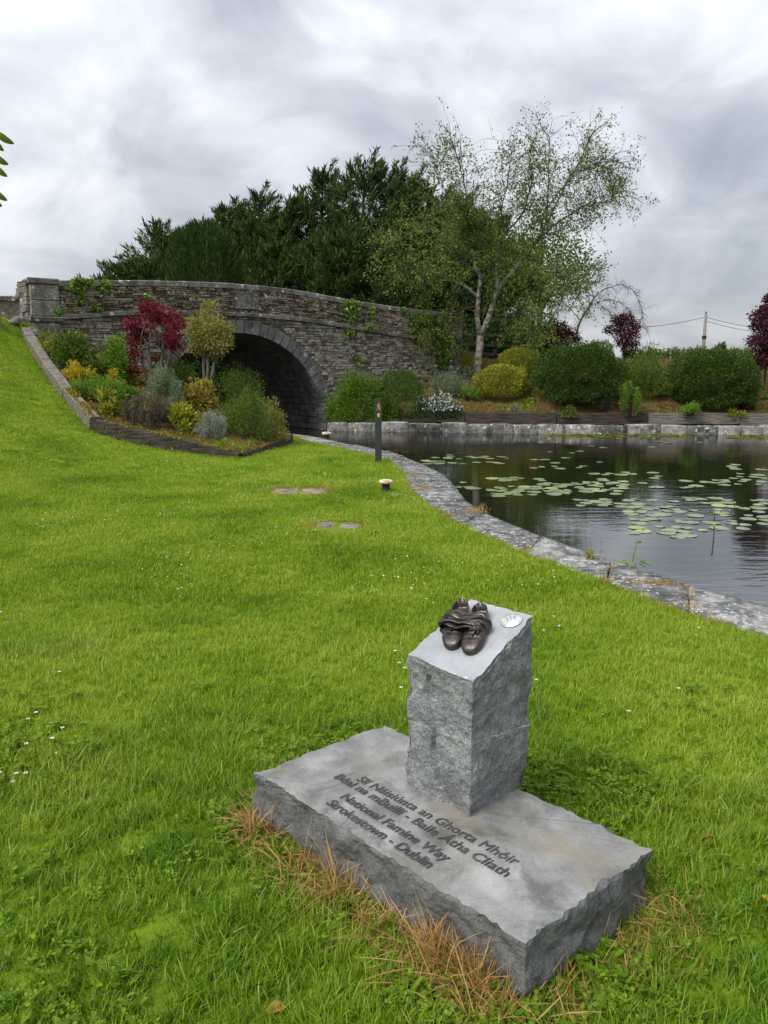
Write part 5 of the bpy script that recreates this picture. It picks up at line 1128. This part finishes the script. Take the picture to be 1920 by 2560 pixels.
def scatter(name, pts, protos, label, scale=(.7, 1.3), tilt=.18, rot=None, idx=None, scl=None):
    pts = np.asarray(pts, np.float32); n = len(pts); me = bpy.data.meshes.new(name); me.vertices.add(n); me.vertices.foreach_set('co', pts.ravel())
    r3 = np.stack([rng.normal(0, tilt, n), rng.normal(0, tilt, n), rng.uniform(0, 6.283, n)], -1) if rot is None else rot
    a = me.attributes.new('rot', 'FLOAT_VECTOR', 'POINT'); a.data.foreach_set('vector', np.asarray(r3, np.float32).ravel())
    a = me.attributes.new('scl', 'FLOAT', 'POINT'); a.data.foreach_set('value', np.asarray(scl if scl is not None else rng.uniform(*scale, n), np.float32))
    a = me.attributes.new('idx', 'INT', 'POINT'); a.data.foreach_set('value', np.asarray(idx if idx is not None else rng.integers(0, len(protos), n), np.int32)); me.update()
    o = tag(obj(name, me), label, kind='stuff'); ng = bpy.data.node_groups.new(name, 'GeometryNodeTree')
    ng.interface.new_socket('Geometry', in_out='INPUT', socket_type='NodeSocketGeometry'); ng.interface.new_socket('Geometry', in_out='OUTPUT', socket_type='NodeSocketGeometry')
    gi, go = ng.nodes.new('NodeGroupInput'), ng.nodes.new('NodeGroupOutput'); jn = ng.nodes.new('GeometryNodeJoinGeometry')
    for p in protos:
        oi = ng.nodes.new('GeometryNodeObjectInfo'); oi.inputs['Object'].default_value = p; oi.inputs['As Instance'].default_value = True; ng.links.new(oi.outputs['Geometry'], jn.inputs[0])
    ip = ng.nodes.new('GeometryNodeInstanceOnPoints'); ng.links.new(gi.outputs[0], ip.inputs['Points']); ng.links.new(jn.outputs[0], ip.inputs['Instance']); ip.inputs['Pick Instance'].default_value = True
    for nm, ty, sk in (('idx', 'INT', 'Instance Index'), ('rot', 'FLOAT_VECTOR', 'Rotation'), ('scl', 'FLOAT', 'Scale')):
        na = ng.nodes.new('GeometryNodeInputNamedAttribute'); na.data_type = ty; na.inputs['Name'].default_value = nm; ng.links.new(na.outputs['Attribute'], ip.inputs[sk])
    ng.links.new(ip.outputs[0], go.inputs[0]); md = o.modifiers.new('scatter', 'NODES'); md.node_group = ng; return o
SL = np.array(SLAB + [SLAB[0]])
def in_slab(x, y): return in_poly(x, y, SLAB)
COVERS = [(752, 1229, .36, .20, .05, 'sunk flat stone cover ringed by orange dead grass'), (846, 1315, .22, .13, -.1, 'split stone cover sunk in the lawn nearer the camera')]
COVP = [(hit(c[0], c[1], h_lawn), c[2], c[3]) for c in COVERS]
def lawn_pts(n, x0, x1, y0, y1, edge=.0):
    x = rng.uniform(x0, x1, n); y = rng.uniform(y0, y1, n); k = np.abs(x) < .56 * y + .8
    x, y = x[k], y[k]; k = (sdist(np.stack([x, y], -1), EDGE_IN) > edge) & ~in_poly(x, y, BED) & ~in_slab(x, y); u, v = uv(x, y); k &= (v < -.05) | (u < -8.2)
    for c, sx, sy in COVP: k &= ((x - c[0]) / (sx + .04)) ** 2 + ((y - c[1] + .12) / (sy + .20)) ** 2 > 1
    x, y = x[k], y[k]; return np.stack([x, y, h_lawn(x, y)], -1)
gA = [tuft('grass_tuft', 16, .042, .0032, .018, .7, M['grass'], 2, i) for i in range(5)]
gB = [tuft('grass_tuft', 18, .070, .0042, .020, .8, M['grass_long'], 3, 20 + i) for i in range(5)]
gC = [tuft('grass_tuft', 22, .045, .0065, .045, .7, M['grass'], 2, 40 + i) for i in range(4)]
a = lawn_pts(30000, -3.4, 3.8, .7, 5.2)
dn = np.array([mnoise.noise(Vector((p[0] * 1.1, p[1] * 1.1, 4))) for p in a]); near = smooth(3.8, 1.6, a[:, 1]) 
lg = (dn * .7 + near > .35)
scatter('lawn_grass', a[lg], gB, 'longer green grass in the foreground', (.55, 1.15), .22)
scatter('lawn_grass', np.vstack([a[~lg], lawn_pts(9000, -3.4, 3.0, 1.0, 5.2)]), gA, 'short green grass around the stone slab', (.7, 1.3), .2)
scatter('lawn_grass', lawn_pts(42000, -6.5, 2.6, 5.0, 10.5), gC, 'short bright lawn grass in the middle distance', (.6, 1.05), .2)
scatter('lawn_grass', lawn_pts(60000, -13, 1.2, 10.3, 26), gC, 'short bright lawn grass towards the bridge', (.7, 1.25), .2)
# clover and broad leaves in the foreground
cl_ = [rosette('clover_leaf', 9, .013, .013, M['clover'], i, 3) for i in range(3)] + [rosette('herb_leaf', 6, .034, .016, M['clover'], 9 + i, 1, .012) for i in range(2)]
a = lawn_pts(14000, -2.2, 2.6, .8, 3.6); dn = np.array([mnoise.noise(Vector((p[0] * 1.7, p[1] * 1.7, 9))) for p in a])
ds = np.abs(sdist(a[:, :2], SL)); wgt = smooth(.55, .05, ds) * .5 + smooth(2.1, 1.2, a[:, 1]) * .6 * smooth(-.3, .5, a[:, 0])
a = a[dn * .9 + wgt + rng.normal(0, .33, len(a)) > .60]; a[:, 2] += .010; scatter('clover', a, cl_, 'clover and broad-leaved weeds in the grass', (.6, 1.1), .3)
# straw-coloured dead grass: round the slab, along the quay stones and the sunk covers
gS = [tuft('straw_tuft', 12, .10, .0030, .03, 1.5, M['straw'], 5, 60 + i, 1.6) for i in range(4)]
gSs = [tuft('straw_tuft', 12, .045, .0030, .022, 1.0, M['straw'], 3, 70 + i, 1.2) for i in range(4)]
gSl = [tuft('straw_tuft', 9, .19, .0040, .02, .9, M['straw'], 5, 80 + i, 1.5) for i in range(4)]
P = []; Rr = []
for a, b, t0, t1, n, off in ((0, 1, -.04, .16, 90, .05), (0, 1, .2, 1.0, 290, .06), (3, 0, .70, 1.0, 70, .03), (1, 2, .5, 1.1, 95, .10), (2, 3, .02, .15, 22, .03), (1, 2, .05, .4, 40, .08)):
    A, Bq = np.array(SLAB[a]), np.array(SLAB[b]); d = Bq - A; nr = np.array([d[1], -d[0]]) / np.linalg.norm(d)
    t = rng.uniform(t0, t1, n); q = A + d * t[:, None] + nr * np.abs(rng.normal(.012, off, n))[:, None]; P.append(np.column_stack([q, h_lawn(q[:, 0], q[:, 1])]))
P = np.vstack(P); scatter('dead_grass', P, gS, 'straw-coloured dead grass round the slab', (.3, 1.1), .6)
A, Bq = np.array(SLAB[0]), np.array(SLAB[1]); d = Bq - A; nr = np.array([d[1], -d[0]]) / np.linalg.norm(d); t = np.concatenate([np.clip(rng.normal(.82, .10, 85), .5, .99), rng.uniform(.0, .1, 18), rng.uniform(.2, .5, 22)]); q = A + d * t[:, None] + nr * np.abs(rng.normal(.02, .045, len(t)))[:, None]
scatter('dead_grass', np.column_stack([q, h_lawn(q[:, 0], q[:, 1])]), gSl, 'long bleached grass blades bent against the slab', (.5, 1.1), .35)
P = []
for i in range(1, 520):
    t = rng.uniform(3.5, 18.5); q = lerp_line(EDGE_IN, t) + rng.normal(0, .035, 2)
    if mnoise.noise(Vector((q[0] * 1.3, q[1] * 1.3, 1))) > -.18: P.append((*q, .012))
for Bi, Bo in GAPS:
    if 4 < Bi[1] < 17 and random.random() < .75:
        for _ in range(rng.integers(5, 22)): q = Bi + (Bo - Bi) * rng.random() ** 1.5 * .85 + rng.normal(0, .018, 2); P.append((*q, .026))
for _ in range(70): q = lerp_line(EDGE_IN, rng.uniform(12.2, 14.2)) * .75 + lerp_line(EDGE_OUT, rng.uniform(12.2, 14.2)) * .25 + rng.normal(0, .05, 2); P.append((*q, .03))
scatter('dead_grass', P, gSs, 'orange dead grass along the quay stones', (.5, 1.2), .35)
q = at_z(1193, 1277, .03); scatter('dead_grass', [(q[0] + rng.normal(0, .07), q[1] + rng.normal(0, .06), .02) for _ in range(22)], gS, 'tuft of reddish dead grass on the quay edge', (.7, 1.2), .2)
# sunk stone covers in the lawn
M['cover'] = stone_mat('cover_stone', (.10, .09, .075), (.22, .19, .155), (.36, .32, .27), .2, 0, 6, 9, .4, .2)
for px, py, sx, sy, rz, lb in COVERS:
    P = hit(px, py, h_lawn); root = tag(empty('stone_cover', tuple(P), rz), lb, 'cover')
    for s0, s1 in ((-sx, -.03), (-.015, sx)): stone_block([(s0, -sy, .022), (s1, -sy, .022), (s1, sy, .022), (s0, sy, .022)], -.08, n=4, seed=px * .1 + s0).build('flag', M['cover'], root)
    m = 190 if px < 800 else 50; q = [(P[0] + math.cos(a) * (sx + .06) * r_, P[1] - .06 + math.sin(a) * (sy + .12) * r_, P[2]) for a, r_ in zip(rng.uniform(0, 6.28, m), rng.normal(1.08, .16, m))]
    scatter('dead_grass', q, gSs, 'dead grass round ' + lb.split(' ring')[0].replace('sunk ', 'the '), (1.0, 1.7), .4)
# dry growth on the bank and in the bed
gD = [tuft('dry_tuft', 16, .13, .010, .06, .9, M['dry_herb'], 3, 90 + i, 1.0) for i in range(4)]; gE = [tuft('green_tuft', 14, .14, .012, .06, .8, M['f_yelgreen'], 3, 95 + i, 1.0) for i in range(3)] + [rosette('herb_leaf', 10, .09, .05, M['f_green'], 33, 1, .06)]
n = 15000; x = rng.uniform(-1.6, 14, n); y = rng.uniform(0, 1, n) ** 1.3 * 5.4 + wall_y(x) + .42; u, v = uv(x, y); k = (v < -.1) | (u > 5.3); x, y = x[k], y[k]; p = clear_of(np.stack([x, y, h_bank(x, y)], -1))
dn = np.array([mnoise.noise(Vector((a[0] * .9, a[1] * .9, 2))) for a in p]); scatter('bank_herbs', p[dn < .16], gD, 'dry brown grass and herbs on the far bank', (.6, 1.2), .3); scatter('bank_herbs', p[dn >= .16], gE, 'green grass and herbs on the far bank', (.5, 1.1), .3)
x = rng.uniform(-9, -1, 26000); y = rng.uniform(11.8, 19.5, 26000); k = in_poly(x, y, BED); x, y = x[k], y[k]; p = clear_of(np.stack([x, y, h_bed(x, y)], -1)); dn = np.array([mnoise.noise(Vector((a[0] * 1.6, a[1] * 1.6, 6))) for a in p])
scatter('bed_herbs', p[dn < .06], gD, 'dry yellowing ground cover in the raised bed', (.5, 1.2), .3); scatter('bed_herbs', p[dn >= .06], gE, 'green ground cover in the raised bed', (.4, 1.0), .3)
# daisies
M['petal'] = plain_mat('petal', (.70, .70, .68), (.85, .85, .84), .6); M['pollen'] = plain_mat('pollen', (.55, .36, .02), (.65, .45, .03), .7)
def daisy_mesh():
    mb = MB(); V = []; Q = []
    for i in range(13):
        a = i * 6.283 / 13; d = np.array([math.cos(a), math.sin(a), .25]); s = np.array([-math.sin(a), math.cos(a), 0]); V += [d * .002, d * .007 + s * .0017, d * .0095, d * .007 - s * .0017]; Q.append([4 * i + j for j in range(4)])
    return mesh_np('petals', np.array(V) + [0, 0, .045], Q, M['petal']), MB().lathe([(.0005, .0485), (.003, .048), (.0032, .046), (.001, .045)], 8).mesh('centre', M['pollen']), MB().tube([(0, 0, -.005), (.002, .001, .02), (0, 0, .046)], .0009, 4).mesh('stalk', M['f_green'])
dm = daisy_mesh()
DZ = [(92, 1804), (72, 1820), (130, 1832), (158, 1843), (133, 1870), (98, 1866), (68, 1884), (146, 1907), (4, 1958), (44, 1960), (67, 1959), (35, 1981), (150, 1700), (1012, 1690), (998, 1677), (1002, 1740), (988, 1646), (1340, 1720), (1695, 1742), (1220, 1465), (1570, 1800)]
for px, py in DZ:
    P = hit(px, py, h_lawn); o = tag(empty('daisy', tuple(P), px), 'white daisy in the clover patch at the left edge of the lawn' if px < 170 else 'single white daisy in the grass near the stone plinth', 'flower', 'daisies at the left edge' if px < 170 else 'daisies near the plinth')
    for m_, nm in zip(dm, ('petals', 'centre', 'stalk')): obj(nm, m_, o)
pet = bpy.data.objects.new('daisy_head', dm[0]); q = lawn_pts(5200, -6, 2.2, 3.5, 13); dn = np.array([mnoise.noise(Vector((a[0] * .8, a[1] * .8, 12))) for a in q]); q = q[(dn > .12) & (q[:, 1] > 4.2)][:520]; scatter('tiny_daisies', q, [pet], 'tiny daisies dotted over the far lawn', (.5, .95), .3)
a = [hit(rng.normal(40, 75), rng.normal(1890, 58), h_lawn) + [0, 0, .008] for _ in range(170)]; scatter('clover', a, cl_, 'pale clover patch at the left edge', (.7, 1.2), .3)

# ================================================================== WATER LILIES
M['pad'] = plain_mat('lily_pad', (.15, .205, .095), (.25, .31, .17), .3, 14, .1, spec=.5); M['pad_y'] = plain_mat('lily_pad_yellow', (.26, .30, .10), (.33, .36, .16), .4, 14, .1)
def pad_mesh(seed, mat):
    rg = np.random.default_rng(seed); n = 22; a = np.linspace(.12, 2 * math.pi - .12, n); V = [(.0, 0, .006)] + [(math.cos(t) * (1 + .04 * math.sin(3 * t + seed)), math.sin(t) * (.95 + .03 * math.sin(4 * t)), .012 + .03 * math.sin(2 * t + seed) * .5) for t in a]
    V += [(x * .99, y * .99, z - .02) for x, y, z in V[1:]]; T = [[0, i, i + 1] for i in range(1, n)]; Q = [[i, n + i, n + i + 1, i + 1] for i in range(1, n)]
    return mesh_np('lily_pad', V, [T, Q], mat)
pads = [pad_mesh(i, M['pad']) for i in range(4)] + [pad_mesh(9, M['pad_y'])]
CLU = [((1060, 1138, 1270, 1160), 26, 'lily pad floating near the waymark post side of the canal'), ((1225, 1194, 1362, 1204), 9, 'lily pad in the thin row left of the main raft'), ((1215, 1216, 1352, 1242), 18, 'lily pad in the dark water near the quay curve'), ((1345, 1208, 1560, 1236), 34, 'lily pad in the main raft in the middle of the water'), ((1465, 1180, 1650, 1222), 18, 'lily pad behind the main raft'), ((1435, 1248, 1605, 1268), 16, 'lily pad in front of the main raft'), ((1570, 1245, 1925, 1345), 70, 'lily pad in the large raft towards the right edge'), ((1700, 1200, 1815, 1222), 9, 'lily pad in the small raft left of the right edge'), ((1810, 1160, 1925, 1215), 18, 'lily pad in the raft at the right edge'), ((1325, 1128, 1510, 1172), 14, 'lily pad scattered in the open dark water'), ((1130, 1200, 1185, 1222), 4, 'lily pad close to the quay stones'), ((1450, 1095, 1760, 1120), 9, 'lily pad far out near the opposite quay')]
used = []; kk = 0
for (x0, y0, x1, y1), n, lb in CLU:
    tries = 0; k = 0
    while k < n and tries < n * 30:
        tries += 1; P = at_z(rng.uniform(x0, x1), rng.uniform(y0, y1), WATER_Z); r_ = rng.uniform(.055, .115) * (1 if P[1] < 11 else 1.1)
        if any((P[0] - a) ** 2 + (P[1] - b) ** 2 < (.62 * (r_ + c)) ** 2 for a, b, c in used): continue
        if sdist([P[:2]], EDGE_OUT)[0] > -.1: continue
        used.append((P[0], P[1], r_)); o = obj('lily_pad', pads[rng.integers(0, 5) if rng.random() < .5 else kk % 4]); o.location = (P[0], P[1], WATER_Z + .002 + .0012 * (kk % 5)); o.scale = (r_, r_, .14); o.rotation_euler = (rng.normal(0, .015), rng.normal(0, .015), rng.uniform(0, 6.28)); tag(o, lb, 'lily pad', lb.replace('lily pad', 'lily pads')); k += 1; kk += 1
for i, (px, py, h_, lb) in enumerate(((1783, 1350, .16, 'tallest lily bud standing out of the water'), (1786, 1293, .05, 'short lily bud beside the right raft'), (1835, 1268, .06, 'lily bud at the top of the right raft'))):
    P = at_z(px, py, WATER_Z); o = tag(empty('lily_bud', tuple(P)), lb, 'flower bud'); MB().tube([(0, 0, -.1), (.003, 0, h_ * .5), (-.004, 0, h_)], .006, 6).build('stalk', M['twig'], o); MB().lathe([(.001, -.012), (.012, -.006), (.014, .004), (.009, .016), (.001, .02)], 10, (-.004, 0, h_)).build('bud', M['f_yelgreen'], o, True)
q = np.array([at_z(rng.uniform(1370, 1720), rng.uniform(1084, 1093), WATER_Z) for _ in range(900)]); q = np.vstack([q, [at_z(rng.uniform(1820, 1925), rng.uniform(1088, 1097), WATER_Z) for _ in range(250)]]); q[:, 2] += .004; V = leaf_quads(q, np.column_stack([rng.normal(0, 1, (len(q), 2)), np.zeros(len(q))]), .12, .09, 0, up=np.array([0, 0, 1.0])); V[:, 2] = WATER_Z + .006
tag(obj('pondweed', leaf_mesh('pondweed', V, M['f_yelgreen'])), 'thin line of floating pondweed along the far quay', kind='stuff')

# ================================================================== SMALL THINGS
# waymark post
WP = hit(946, 1158, h_lawn); M['post'] = plain_mat('post_plastic', (.028, .033, .038), (.05, .056, .062), .55, 20, .15); M['yellow'] = plain_mat('yellow_paint', (.50, .33, .05), (.62, .43, .09), .6, 25, .1)
wp = tag(empty('waymark_post', tuple(WP), R(6)), 'dark square waymark post with a yellow walking figure and arrow', 'waymark post')
bm = bmesh.new(); bmesh.ops.create_cube(bm, size=1); bmesh.ops.scale(bm, vec=(.10, .10, 1.12), verts=bm.verts); bmesh.ops.translate(bm, vec=(0, 0, .50), verts=bm.verts); bmesh.ops.bevel(bm, geom=bm.edges[:], offset=.006, segments=2, affect='EDGES'); me = bpy.data.meshes.new('shaft'); bm.to_mesh(me); bm.free(); me.materials.append(M['post']); obj('shaft', me, wp)
def flat(name, polys, parent, mat, y=-.0525, t=.002):
    mb = MB()
    for p in polys:
        n = len(p); V = [(x, y, z) for x, z in p] + [(x, y + t, z) for x, z in p]; mb.add(V, [[i, (i + 1) % n, n + (i + 1) % n, n + i] for i in range(n)], [[0, i, i + 1] for i in range(1, n - 1)] + [[n, n + i + 1, n + i] for i in range(1, n - 1)])
    return mb.build(name, mat, parent)
def limb(a, b, w): d = np.array(b) - np.array(a); d = d / np.linalg.norm(d) * w; s = np.array([-d[1], d[0]]); return [tuple(np.array(a) - s), tuple(np.array(b) - s * .8), tuple(np.array(b) + s * .8), tuple(np.array(a) + s)]
zc_ = .925
flat('walking_figure', [[(.008 + .010 * math.cos(a), zc_ + .058 + .010 * math.sin(a)) for a in np.linspace(0, 5.6, 9)], limb((.002, zc_ + .044), (-.004, zc_ + .004), .011), limb((-.004, zc_ + .008), (.018, zc_ - .022), .006), limb((.018, zc_ - .020), (.020, zc_ - .05), .005), limb((-.005, zc_ + .006), (-.014, zc_ - .024), .006), limb((-.013, zc_ - .022), (-.030, zc_ - .046), .005), limb((.003, zc_ + .04), (.026, zc_ + .018), .0045), limb((0, zc_ + .04), (-.022, zc_ + .016), .0045), limb((.030, zc_ + .03), (.034, zc_ - .048), .002), limb((-.008, zc_ + .042), (-.022, zc_ + .02), .008)], wp, M['yellow'])
zc_ = .800
flat('arrow', [[(-.034, zc_ + .002), (.034, zc_ + .002), (0, zc_ + .040)], [(-.020, zc_ - .034), (.020, zc_ - .034), (.020, zc_ + .002), (-.020, zc_ + .002)]], wp, M['yellow'])
# mooring bollards
M['iron'] = plain_mat('iron', (.012, .012, .012), (.035, .033, .03), .6, 18, .3); M['cap_paint'] = plain_mat('cap_paint', (.42, .16, .05), (.62, .56, .44), .7, 6, .3, stops=(.36, .5))
for px, py, lb, s in ((965, 1231, 'rust-stained mushroom-topped mooring bollard near the waymark post', 1.0), (817, 1102, 'farther mooring bollard at the end of the quay near the arch', 1.15)):
    P = hit(px, py, h_lawn); o = tag(empty('mooring_bollard', tuple(P)), lb, 'bollard'); o.scale = (s, s, s)
    MB().lathe([(.066, -.05), (.066, .012), (.056, .03), (.050, .08), (.054, .115), (.07, .122)], 20).build('shaft', M['iron'], o, True)
    MB().lathe([(.050, .116), (.082, .118), (.092, .130), (.093, .144), (.083, .160), (.05, .168), (.001, .171)], 24).build('cap', M['cap_paint'], o, True)
q = hit(1000, 1240, h_lawn); o = tag(obj('stone', stone_block([(-.16, -.06, .025), (.14, -.06, .025), (.14, .06, .025), (-.16, .06, .025)], -.05, seed=2.2).mesh('stone', M['cover'])), 'flat pale stone in the grass beside the near bollard', 'stone'); o.location = tuple(q)
# rail fence on the bank
fe = tag(empty('rail_fence', tuple(at_y(1260, 900, 27))), 'dark wooden post-and-rail fence behind the birch', 'fence'); FO = np.array(fe.location)
fx = [at_y(p, 860, 27)[0] for p in (1150, 1238, 1325, 1412)]
for x_ in fx: zg = float(h_bank(x_, 27)) - FO[2]; MB().box((x_ - .06 - FO[0], -.06, zg - .1), (x_ + .06 - FO[0], .06, zg + 1.0)).build('post', M['fence_wood'], fe)
for a, b in zip(fx[:-1], fx[1:]):
    for dz in (.22, .52, .86):
        za, zb = float(h_bank(a, 27)) + dz - FO[2], float(h_bank(b, 27)) + dz - FO[2]; x0, x1 = a - FO[0] + .01, b - FO[0] - .01
        MB().add([(x0, -.11, za), (x1, -.11, zb), (x1, -.065, zb), (x0, -.065, za), (x0, -.11, za + .10), (x1, -.11, zb + .10), (x1, -.065, zb + .10), (x0, -.065, za + .10)], [[3, 2, 1, 0], [4, 5, 6, 7], [0, 1, 5, 4], [1, 2, 6, 5], [2, 3, 7, 6], [3, 0, 4, 7]]).build('rail', M['fence_wood'], fe)
# utility pole and wires
PY_ = 70.0; T_ = at_y(1765, 784, PY_); M['pole'] = plain_mat('pole_wood', (.16, .145, .125), (.27, .25, .22), .9, 4, .3, stretch=(4, 4, .3)); up_ = tag(empty('utility_pole', (T_[0], PY_, -1.6)), 'tall weathered wooden utility pole on the skyline', 'utility pole'); hp = T_[2] + 1.6
MB().tube([(0, 0, 0), (0, 0, hp * .55), (0, 0, hp)], [.19, .16, .12], 12).build('shaft', M['pole'], up_, True)
MB().lathe([(.17, hp - 2.2), (.20, hp - 2.18), (.20, hp - 1.95), (.17, hp - 1.92)], 12).build('collar', M['iron'], up_); MB().lathe([(.02, hp), (.07, hp + .02), (.07, hp + .14), (.02, hp + .18)], 10).build('insulator', M['iron'], up_)
MB().tube([(-.05, 0, hp - 2.6), (-2.6, 0, 0)], .012, 5).build('stay_wire', M['iron'], up_)
TP = np.array([T_[0], PY_, T_[2] - .3])
for (ex, ey, eY, lb, dz) in ((1500, 812, 78, 'overhead wire running left from the utility pole', 0), (2000, 815, 78, 'upper overhead wire running right from the utility pole', 0), (2000, 826, 78, 'lower overhead wire running right from the utility pole', -.35)):
    E_ = at_y(ex, ey, eY); t = np.linspace(0, 1, 16)[:, None]; W = (TP + [0, 0, dz]) * (1 - t) + E_ * t; W[:, 2] -= .5 * np.sin(np.pi * t[:, 0]); o = tag(obj('overhead_wire', MB().tube(W - W[0], .022, 5).mesh('overhead_wire', M['iron'])), lb, 'wire'); o.location = tuple(W[0])
# grey post at the left edge of the picture
P = hit(0, 822, h_lawn); o = tag(empty('grey_post', (P[0] - .03, P[1], P[2])), 'grey metal post at the left edge beside the bridge end', 'post'); MB().box((-.07, -.05, -.1), (.05, .05, .66)).build('shaft', M['pole'], o); MB().box((-.08, -.06, .66), (.06, .06, .69)).build('cap', M['pole'], o)
# sapling out of the quay wall
P = at_z(1588, 1408, -.02); P[1] += .06; sp = tag(empty('sapling', tuple(P)), 'leafy sapling growing out of the quay wall over the water', 'plant'); k_ = P[1] / F_PX
MB().tube([(-.02, 0, -.1), (0, 0, 0), (.006, 0, .07), (.03, 0, .17)], [.005, .004, .003, .002], 5).build('stem', M['twig'], sp)
LV = [(-.13, .0, .0), (-.09, -.02, -.04), (-.05, .02, .03), (.03, .0, -.05), (.08, .02, .02), (.13, 0, -.02), (.17, -.01, -.01), (.05, .03, .05), (-.02, -.03, -.02), (.10, -.03, -.04)]
for (dx, dy, dz) in LV:
    b0 = np.array([dx * .35, dy * .4, dz * .4 + .01]); d = np.array([dx, dy, dz]) - b0; L = np.linalg.norm(d) + .03; d /= np.linalg.norm(d); s = unit(np.cross(d, [0, 0, 1.0])); V = [b0, b0 + d * L * .3 + s * L * .28, b0 + d * L * .7 + s * L * .2 - [0, 0, .006], b0 + d * L - [0, 0, .015], b0 + d * L * .7 - s * L * .2 - [0, 0, .006], b0 + d * L * .3 - s * L * .28]
    obj('leaf', mesh_np('leaf', V, [[[0, 1, 2], [0, 2, 3], [0, 3, 4], [0, 4, 5]]], M['f_bright']), sp)
for dx in (-.02, .012, .03): V = [(.03, 0, .17), (.03 + dx * .6 + .01, 0, .178), (.03 + dx * 1.2, .005, .168 - abs(dx) * .3), (.03 + dx * .6 - .004, .004, .16)]; obj('leaf', mesh_np('leaf', V, [[0, 1, 2, 3]], M['f_bright']), sp)
P = at_z(1478, 1398, .03); shrub('quay_weed', 'small pale weed rooted in a quay stone joint', P, .07, .07, M['f_orange'], n=90, leaf=(.03, .014), clumps=6, cat='plant', stem_r=.002)
P = at_z(1643, 1462, .03); o = scatter('dead_grass', [(P[0] + rng.normal(0, .10), P[1] + rng.normal(0, .035), .028) for _ in range(46)], gSs, 'clump of straw-coloured dead grass on the quay stone joint', (.7, 1.3), .35)
# fallen leaves and twigs
M['brown_leaf'] = plain_mat('brown_leaf', (.26, .085, .025), (.42, .19, .08), .6, 40, .3)
def fallen(px, py, L, W, rz, label, curl=.35, dz=.03):
    P = hit(px, py, h_lawn); V = []; n = 8
    for j in range(n + 1):
        t = j / n; w = W * math.sin(math.pi * (t * .94 + .03)) ** .8 / 2; V += [((t - .5) * L, -w, curl * w * 1.5), ((t - .5) * L, 0, .0), ((t - .5) * L, w, curl * w * 1.5)]
    V += [(x_, y_, z_ - .0012) for x_, y_, z_ in V]; m = 3 * (n + 1); Q = [[3 * j + a, 3 * j + 3 + a, 3 * j + 4 + a, 3 * j + 1 + a] for j in range(n) for a in (0, 1)]; Q += [[m + i for i in q[::-1]] for q in Q]
    root = tag(empty('fallen_leaf', (P[0], P[1], P[2] + dz), rz), label, 'leaf'); obj('blade', mesh_np('blade', V, Q, M['brown_leaf'], True), root); MB().tube([(-.5 * L - .018, .003, .006), (-.5 * L, 0, .001), (.5 * L, 0, .002)], [.0012, .0012, .0004], 4).build('midrib', M['brown_leaf'], root); return root
fallen(1770, 2116, .045, .018, .1, 'orange-brown fallen leaf right of the slab', 1.1)
fallen(692, 2548, .050, .035, .6, 'brown fallen leaf at the bottom edge of the picture', .3)
fallen(1003, 2395, .055, .034, -.3, 'reddish fallen leaf lying by the near side of the slab', .5, .012)
fallen(938, 1337, .06, .04, .4, 'fallen leaf on the lawn below the split stone cover', .4)
fallen(1650, 1472, .045, .03, .9, 'fallen leaf lying on a quay stone', .4)
for (a, b, lb) in (((204, 1925), (275, 1898), 'pale dry twig lying in the grass left of the slab'), ((143, 1985), (172, 1920), 'red-brown twig standing by the clover patch')):
    A, Bq = hit(*a, h_lawn) + [0, 0, .02], hit(*b, h_lawn) + [0, 0, .035]; o = tag(obj('twig', MB().tube(path(A, Bq, 6, .03, .02) - A, np.linspace(.0035, .0015, 6), 6).mesh('twig', M['twig'])), lb, 'twig'); o.location = tuple(A)
# yellow flower at the right edge
P = hit(1908, 2300, h_lawn); o = tag(empty('yellow_flower', tuple(P)), 'yellow dandelion-like flower at the right edge of the lawn', 'flower'); MB().tube([(0, 0, -.01), (.003, 0, .04), (0, 0, .072)], .0014, 5).build('stalk', M['f_green'], o)
V = leaf_quads(np.tile([0, 0, .072], (30, 1)).astype(float), np.column_stack([np.cos(np.arange(30) * 2.4), np.sin(np.arange(30) * 2.4), rng.uniform(.1, .9, 30)]), .014, .005, 0); obj('petals', leaf_mesh('petals', V, M['f_yellow']), o)
